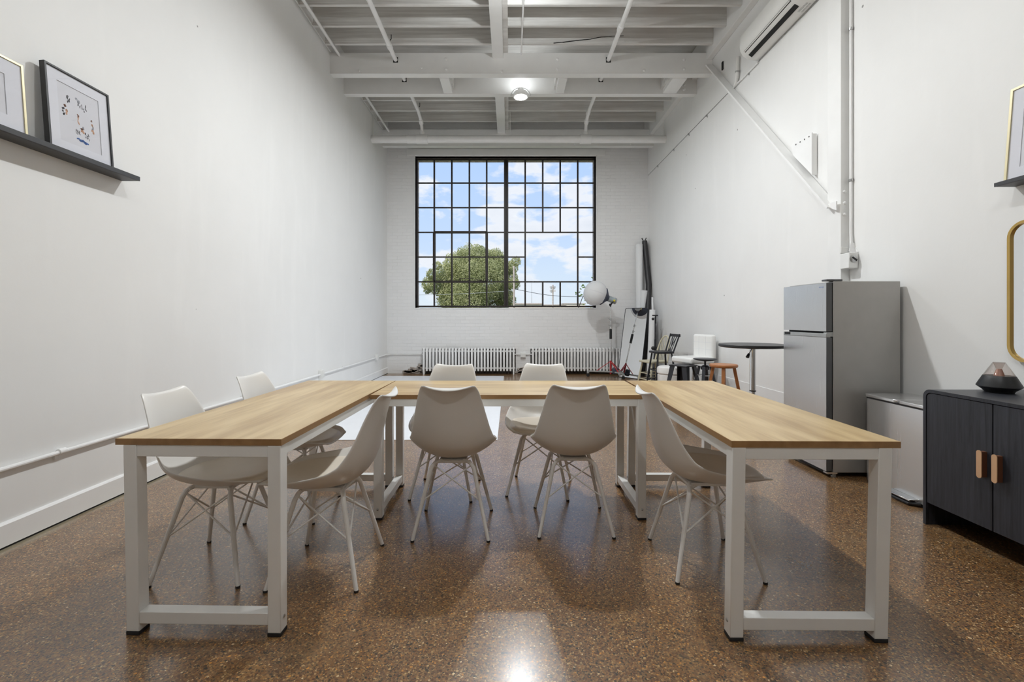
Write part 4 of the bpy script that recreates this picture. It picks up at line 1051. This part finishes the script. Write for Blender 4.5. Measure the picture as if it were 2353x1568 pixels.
# rolls leaning in the corner
single(M((2.80, 9.55, 0)).tube([(2.78, 9.42, .02), (2.842, 9.62, 1.80)], .062, 20).tube([(2.745, 9.40, .02), (2.78, 9.58, 1.25), (2.812, 9.62, 2.02), (2.80, 9.66, 2.78)], .080, 20), 'paper_roll', M_roll, 'thick white paper roll standing in the right back corner', 'paper roll', loc=(2.80, 9.55, 0), smooth=40) if False else None
r = thing('paper_roll', 'thick white paper roll standing in the right back corner', 'paper roll', (2.80, 9.5, 0)); o2 = (2.80, 9.5, 0)
M(o2).tube([(2.73, 9.60, .01), (2.76, 9.72, 2.77)], .072, 24).obj('outer_roll', M_roll, r)
M(o2).tube([(2.70, 9.60, .01), (2.825, 9.575, 1.78)], .070, 24).obj('lower_roll', M_roll, r)
r = thing('fabric_roll', 'long black fabric roll standing beside the white roll in the corner', 'fabric roll', (2.9, 9.6, 0)); o2 = (2.9, 9.6, 0)
M(o2).tube([(2.72, 9.35, .01), (2.84, 9.42, 1.0), (2.93, 9.61, 1.9), (2.885, 9.76, 2.85)], [.045, .055, .06, .055], 20).obj('roll', M_blackframe, r)
M(o2).tube([(2.87, 9.76, 2.83), (2.82, 9.74, 2.91)], .010, 6).tube([(2.88, 9.76, 2.83), (2.92, 9.76, 2.92)], .010, 6).obj('tie', M_blackframe, r)
r = thing('background_rolls', 'narrow pale grey paper roll leaning behind the black light stand', 'paper roll', (2.88, 8.6, 0)); o2 = (2.88, 8.6, 0)
r.name = 'paper_roll'
M(o2).tube([(2.70, 8.80, .01), (2.785, 8.90, 1.36)], [.06, .058], 20).obj('outer_roll', M_roll, r)
single(M((2.93, 8.9, 0)).tube([(2.86, 9.0, .01), (2.86, 9.15, 1.62)], .018, 10), 'white_pole', M_roll, 'thin white pole leaning on the right wall behind the black stand', 'pole', loc=(2.93, 8.9, 0))
r = thing('folded_stand', 'folded dark tripod leaning just right of the leaning mirror', 'tripod', (2.68, 8.83, 0)); o2 = (2.68, 8.83, 0)
M(o2).tube([(2.66, 8.74, .01), (2.80, 8.98, .93)], [.03, .02], 10).obj('tripod_leg', M_blackframe, r)
M(o2).tube([(2.74, 8.70, .01), (2.81, 8.96, .93)], [.03, .02], 10).obj('tripod_leg', M_blackframe, r)
# black light stand
sx_, sy_ = 2.735, 8.58
r = thing('light_stand', 'black light stand with a T shaped top by the spindle chairs', 'stand', (sx_, sy_, 0)); o2 = (sx_, sy_, 0)
M(o2).cyl((sx_, sy_, .04), (sx_, sy_, .80), .015, seg=10).obj('lower_tube', M_blackmetal, r)
M(o2).cyl((sx_, sy_, .80), (sx_ + .0, sy_, 1.22), .010, seg=10).obj('upper_tube', M_blackmetal, r)
M(o2).bar((sx_ - .05, sy_, 1.25), (sx_ + .05, sy_, 1.25), .03, .022).cyl((sx_ + .01, sy_, 1.10), (sx_ + .01, sy_, 1.25), .014, seg=10).obj('head', M_foot, r)
M(o2).ball((sx_ - .04, sy_, 1.185), .026, 12, 8).obj('knob', M_foot, r)
M(o2).ball((sx_ - .045, sy_ - .02, .635), .036, 12, 8).ball((sx_ + .04, sy_ - .02, .635), .024, 12, 8).obj('clamp', M_foot, r)
for a in (20, 140, 260):
    M(o2).tube([(sx_, sy_, .30), (sx_ + .2 * math.cos(R(a)), sy_ + .2 * math.sin(R(a)), .012)], .010, 8).obj('stand_leg', M_blackmetal, r)

# ------------------------------------------------------------------ outside
m = Mat('grass', (.10, .13, .05, 1), .9); f = m.noise(m.co(), .4, 5); m.set('Base Color', m.ramp(f, [(.3, (.08, .10, .04, 1)), (.7, (.16, .17, .08, 1))])); M_grass = m.m
m = Mat('leaf', (.15, .2, .07, 1), .7); f = m.noise(m.co(), .55, 4)
m.set('Base Color', m.ramp(f, [(.36, (.24, .27, .13, 1)), (.62, (.54, .55, .32, 1))])); _tr = m.n('BsdfTranslucent'); _tr.inputs[0].default_value = (.34, .38, .16, 1); _mx = m.n('MixShader'); _mx.inputs[0].default_value = .45
m.L.new(m.b.outputs[0], _mx.inputs[1]); m.L.new(_tr.outputs[0], _mx.inputs[2]); m.L.new(_mx.outputs[0], m.N['Material Output'].inputs[0])
M_leaf = m.m
M_leaf2 = simple('sapling_leaf', (.24, .36, .06, 1), .6, var=.3, scale=8)
M_bark = simple('bark', (.10, .08, .06, 1), .9, var=.3, bump=.3)
M_polewood = simple('pole_wood', (.36, .32, .30, 1), .9, var=.2)
M_far = simple('far_building', (.66, .62, .56, 1), .9, var=.15, scale=.2)
single(M().box(-150, 150, 10.2, 420, -.40, -.30), 'ground', M_grass, 'grassy ground outside the window', 'ground', smooth=0)['kind'] = 'structure'
import bmesh
def leaves(name, par, blobs, n, size, mat, seed):
    rg = random.Random(seed); vs = []; fs = []
    tot = sum(bl[3] ** 2 for bl in blobs)
    for bl in blobs:
        c = Vector(bl[:3]); rr = bl[3]
        for k in range(int(n * rr ** 2 / tot)):
            d = Vector((rg.gauss(0, 1), rg.gauss(0, 1), rg.gauss(0, 1))).normalized()
            p = c + d * rr * (1 - .45 * rg.random() ** 2) * (1 + .16 * math.sin(7 * d.x + 3 * d.z) * math.cos(6 * d.y + c.x))
            u = Vector((rg.gauss(0, 1), rg.gauss(0, 1), rg.gauss(0, 1))).normalized(); w = u.orthogonal().normalized()
            s_ = size * rg.uniform(.6, 1.3); i = len(vs)
            vs += [p - u * s_, p + w * s_ * .45, p + u * s_, p - w * s_ * .45]; fs.append((i, i + 1, i + 2, i + 3))
    me = bpy.data.meshes.new(name); me.from_pydata([tuple(v_) for v_ in vs], [], fs); me.materials.append(mat); me.update()
    o = bpy.data.objects.new(name, me); COL.objects.link(o); o.parent = par; return o
TY = 45.; s45 = TY / 1045.8
tc_ = Vector(((1083 - 1172) * s45, TY, 0))
r = thing('tree', 'big round green tree outside the left half of the window', 'tree', (tc_.x, TY, -.3))
rg = random.Random(11); blobs = []
for (x, y, rad) in ((1085, 610, 46), (1050, 615, 34), (1125, 608, 38), (1030, 640, 34), (1010, 655, 26), (1060, 650, 46), (1110, 645, 50), (1150, 620, 28), (1165, 640, 26), (1175, 612, 16), (1180, 655, 14), (1040, 685, 32), (1080, 690, 46), (1130, 690, 38), (1155, 680, 26), (992, 655, 15), (1020, 690, 20), (1070, 585, 20), (1100, 582, 20), (1138, 590, 20), (1185, 605, 11), (1000, 635, 12), (1172, 690, 14), (1012, 615, 10), (988, 668, 9)):
    blobs.append(((x - 1172) * s45 - tc_.x, rg.uniform(-2, 2), H + (730 - y) * s45 + .3, rad * s45))
leaves('foliage', r, blobs, 85000, .085, M_leaf, 5)
b = M(); b.tube([(0, 0, 0), (.1, 0, 1.2), (-.1, .1, 2.6), (.2, 0, 4.5)], [.5, .42, .34, .2], 10)
for (x, z) in ((-2.4, 4.8), (2.6, 4.6), (-1, 6), (1.5, 6.2), (-3.2, 3.6), (3.2, 3.5)): b.tube([(0, 0, 1.8 + abs(x) * .1), (x * .5, .2, (2 + z) / 2), (x, 0, z)], [.22, .14, .06], 8)
b.obj('trunk', M_bark, r)
# sapling by the window
r = thing('sapling', 'leafy sapling branches just outside the right edge of the window', 'plant', (1.75, 11.0, -.3)); o2 = (1.75, 11.0, -.3)
k11 = 11. / 1045.8
def q11(x, y, d=0): return Vector(((x - 1172) * k11, 11. + d, H + (730 - y) * k11))
stm = [Vector((1.45, 11.05, -.3)), q11(1325, 720), q11(1338, 685), q11(1350, 665), q11(1362, 645), q11(1366, 634)]
M(o2).tube(stm, [.015, .010, .008, .006, .004, .003], 6).obj('stem', M_bark, r)
b = M(o2); rg = random.Random(2)
for (x, y) in ((1341, 655), (1344, 660), (1338, 657), (1335, 664), (1331, 672), (1324, 676), (1328, 679), (1336, 678), (1333, 680), (1323, 673), (1340, 661), (1362, 638), (1366, 634), (1363, 634), (1350, 672), (1345, 690), (1352, 697), (1340, 700), (1356, 660)):
    p = q11(x, y, rg.uniform(-.05, .05)); u = Vector((rg.uniform(-1, 1), rg.uniform(-.4, .4), rg.uniform(-1, .3))).normalized(); w = u.cross(Vector((0, 1, .3))).normalized(); sz = rg.uniform(.028, .042)
    b.add([p - u * sz, p + w * sz * .5 + Vector((0, .004, 0)), p + u * sz, p - w * sz * .5 + Vector((0, .004, 0))], [(0, 1, 2, 3)])
b.obj('leaf', M_leaf2, r, smooth=0)['kind'] = 'stuff'
# utility poles, mast, wires
def at(x, y, Y): return Vector(((x - 1172) / 1045.8 * Y, Y, H + (730 - y) / 1045.8 * Y))
p = at(1181.5, 612, 30); single(M((p.x, 30, -.3)).tube([(p.x, 30, -.3), (p.x - .02, 30, p.z)], .065, 8), 'utility_pole', M_polewood, 'thin bare utility pole at the right edge of the tree', 'utility pole', loc=(p.x, 30, -.3))
p = at(1270.5, 655, 70); o2 = (p.x, 70, -.3)
r = thing('utility_pole', 'distant utility pole with crossarms and insulators right of the tree', 'utility pole', o2)
M(o2).tube([(p.x, 70, -.3), (p.x, 70, p.z)], .10, 8).obj('pole', M_polewood, r)
for y in (660, 669): q_ = at(1270, y, 70); M(o2).bar((q_.x - .45, 70, q_.z), (q_.x + .45, 70, q_.z), .12, .12).obj('crossarm', M_polewood, r)
for (x, y) in ((1266.5, 665), (1274, 665), (1267, 673)): q_ = at(x, y, 69.9); M(o2).cyl(q_, q_ + Vector((0, 0, .45)), .12, seg=8).obj('transformer', M_grey, r)
p = at(1222, 650, 110); single(M((p.x, 110, -.3)).tube([(p.x, 110, -.3), (p.x, 110, p.z)], [.10, .04], 6), 'radio_mast', M_grey, 'very thin distant mast between the pole and the tree', 'mast', loc=(p.x, 110, -.3))
a, b_ = at(1181, 664, 30), at(1345, 682, 34)
pts = [a.lerp(b_, k / 12) - Vector((0, 0, .18 * math.sin(PI * k / 12))) for k in range(13)]
single(M(a).tube(pts, .016, 5), 'power_line', M_blackmetal, 'power line sloping down right of the tree', 'wire', loc=tuple(a))
a, b_ = at(940, 678, 34), at(1181, 668, 30)
pts = [a.lerp(b_, k / 12) - Vector((0, 0, .08 * math.sin(PI * k / 12))) for k in range(13)]
single(M(a).tube(pts, .014, 5), 'power_line', M_grey, 'faint power line left of the tree', 'wire', loc=tuple(a))
for i, (x0, x1, yt, Y, lab) in enumerate(((1168, 1245, 697, 90, 'low pale distant building right of the tree'), (1236, 1300, 700, 120, 'low pale distant building behind the far utility pole'), (1296, 1345, 697, 140, 'low distant shed behind the sapling'), (1322, 1372, 693, 85, 'distant greenish hedge right of the sapling'))):
    a = at(x0, yt, Y); c_ = at(x1, yt, Y); o2 = ((a.x + c_.x) / 2, Y, -.3)
    if i < 3:
        r = thing('distant_building', lab, 'building', o2)
        M(o2).box(a.x, c_.x, Y, Y + 12, -.3, a.z - .25).obj('wall', M_far, r, smooth=0); M(o2).box(a.x - .2, c_.x + .2, Y - .2, Y + 12.2, a.z - .25, a.z).obj('roof', M_polewood, r, smooth=0)
    else:
        r = thing('distant_hedge', lab, 'hedge', o2)
        leaves('foliage', r, [((k - 3) * 1.0, 0, 1.5 + .4 * math.sin(k * 2.1), 1.4) for k in range(7)], 1500, .2, M_leaf, 8)

# ------------------------------------------------------------------ world & sun
w = bpy.data.worlds.new('World'); sc.world = w; w.use_nodes = True; t = w.node_tree; t.nodes.clear()
O = t.nodes.new('ShaderNodeOutputWorld'); bg = t.nodes.new('ShaderNodeBackground'); tcn = t.nodes.new('ShaderNodeTexCoord')
sp = t.nodes.new('ShaderNodeSeparateXYZ'); t.links.new(tcn.outputs['Generated'], sp.inputs[0])
def wr(fac, stops):
    nd = t.nodes.new('ShaderNodeValToRGB'); cr = nd.color_ramp
    while len(cr.elements) < len(stops): cr.elements.new(.5)
    for e, (p, c) in zip(cr.elements, stops): e.position = p; e.color = c
    t.links.new(fac, nd.inputs[0]); return nd.outputs[0]
sky = wr(sp.outputs[2], [(0, srgb(226, 236, 242)), (.08, srgb(210, 228, 247)), (.18, srgb(194, 218, 250)), (.34, srgb(178, 208, 251)), (1, srgb(120, 165, 235))])
mp_ = t.nodes.new('ShaderNodeMapping'); mp_.inputs['Scale'].default_value = (1, 1, 2.3); mp_.inputs['Location'].default_value = (9.5, 8.3, 2.1); t.links.new(tcn.outputs['Generated'], mp_.inputs[0])
nz = t.nodes.new('ShaderNodeTexNoise'); nz.inputs['Scale'].default_value = 6.5; nz.inputs['Detail'].default_value = 9; nz.inputs['Roughness'].default_value = .55; nz.inputs['Distortion'].default_value = .15; t.links.new(mp_.outputs[0], nz.inputs['Vector'])
def wm(op, a, b):
    nd = t.nodes.new('ShaderNodeMath'); nd.operation = op
    for k, v_ in ((0, a), (1, b)):
        if isinstance(v_, bpy.types.NodeSocket): t.links.new(v_, nd.inputs[k])
        else: nd.inputs[k].default_value = v_
    return nd.outputs[0]
band = wr(sp.outputs[2], [(.06, (.2, .2, .2, 1)), (.15, (1, 1, 1, 1)), (.195, (1, 1, 1, 1)), (.215, (.1, .1, .1, 1)), (.28, (0, 0, 0, 1)), (.31, (.45, .45, .45, 1))])
side = wr(wm('ADD', sp.outputs[0], .5), [(.40, (.0, .0, .0, 1)), (.50, (.85, .85, .85, 1)), (.62, (1, 1, 1, 1))])
dens = wm('ADD', wm('SUBTRACT', nz.outputs['Fac'], .045), wm('MULTIPLY', wm('MULTIPLY', band, side), .115))
cl = wr(dens, [(.46, (0, 0, 0, 1)), (.53, (.85, .85, .85, 1)), (.75, (1, 1, 1, 1))])
shade = wr(dens, [(.5, srgb(243, 245, 248)), (.70, srgb(224, 230, 240))])
lowk = wr(sp.outputs[2], [(.02, (.35, .35, .35, 1)), (.12, (1, 1, 1, 1))])
mu = t.nodes.new('ShaderNodeMix'); mu.data_type = 'RGBA'; mu.blend_type = 'MULTIPLY'; mu.inputs[0].default_value = 1; t.links.new(cl, mu.inputs[6]); t.links.new(lowk, mu.inputs[7])
mx = t.nodes.new('ShaderNodeMix'); mx.data_type = 'RGBA'; t.links.new(mu.outputs[2], mx.inputs[0]); t.links.new(sky, mx.inputs[6]); t.links.new(shade, mx.inputs[7])
t.links.new(mx.outputs[2], bg.inputs[0]); bg.inputs[1].default_value = .97; t.links.new(bg.outputs[0], O.inputs[0])
sn = bpy.data.lights.new('sun', 'SUN'); sn.energy = 4.8; sn.angle = .02; sn.color = (1, .95, .86)
so = bpy.data.objects.new('sun', sn); COL.objects.link(so); so.rotation_euler = (R(42), 0, R(-25)); so.location = (0, -10, 20)

# ------------------------------------------------------------------ camera
cd = bpy.data.cameras.new('camera'); cd.sensor_width = 36; cd.lens = 16.0; cd.shift_y = -54. / 2353; cd.shift_x = 4.5 / 2353
cd.clip_start = .05; cd.clip_end = 1000
co = bpy.data.objects.new('camera', cd); COL.objects.link(co); co.location = (0, 0, H); co.rotation_euler = (R(90), 0, 0)
sc.camera = co
sc.view_settings.view_transform = 'Standard'; sc.view_settings.look = 'None'; sc.view_settings.gamma = 1; sc.view_settings.exposure = 0.15
sc.view_settings.use_curve_mapping = False
cy = sc.cycles
cy.use_denoising = True
try: cy.denoising_prefilter = 'ACCURATE'; cy.denoising_input_passes = 'RGB_ALBEDO_NORMAL'
except Exception: pass
try: cy.denoiser = 'OPENIMAGEDENOISE'
except Exception: pass
cy.max_bounces = 10; cy.diffuse_bounces = 6; cy.glossy_bounces = 5; cy.transparent_max_bounces = 12
cy.sample_clamp_indirect = 6; cy.caustics_reflective = False; cy.caustics_refractive = False
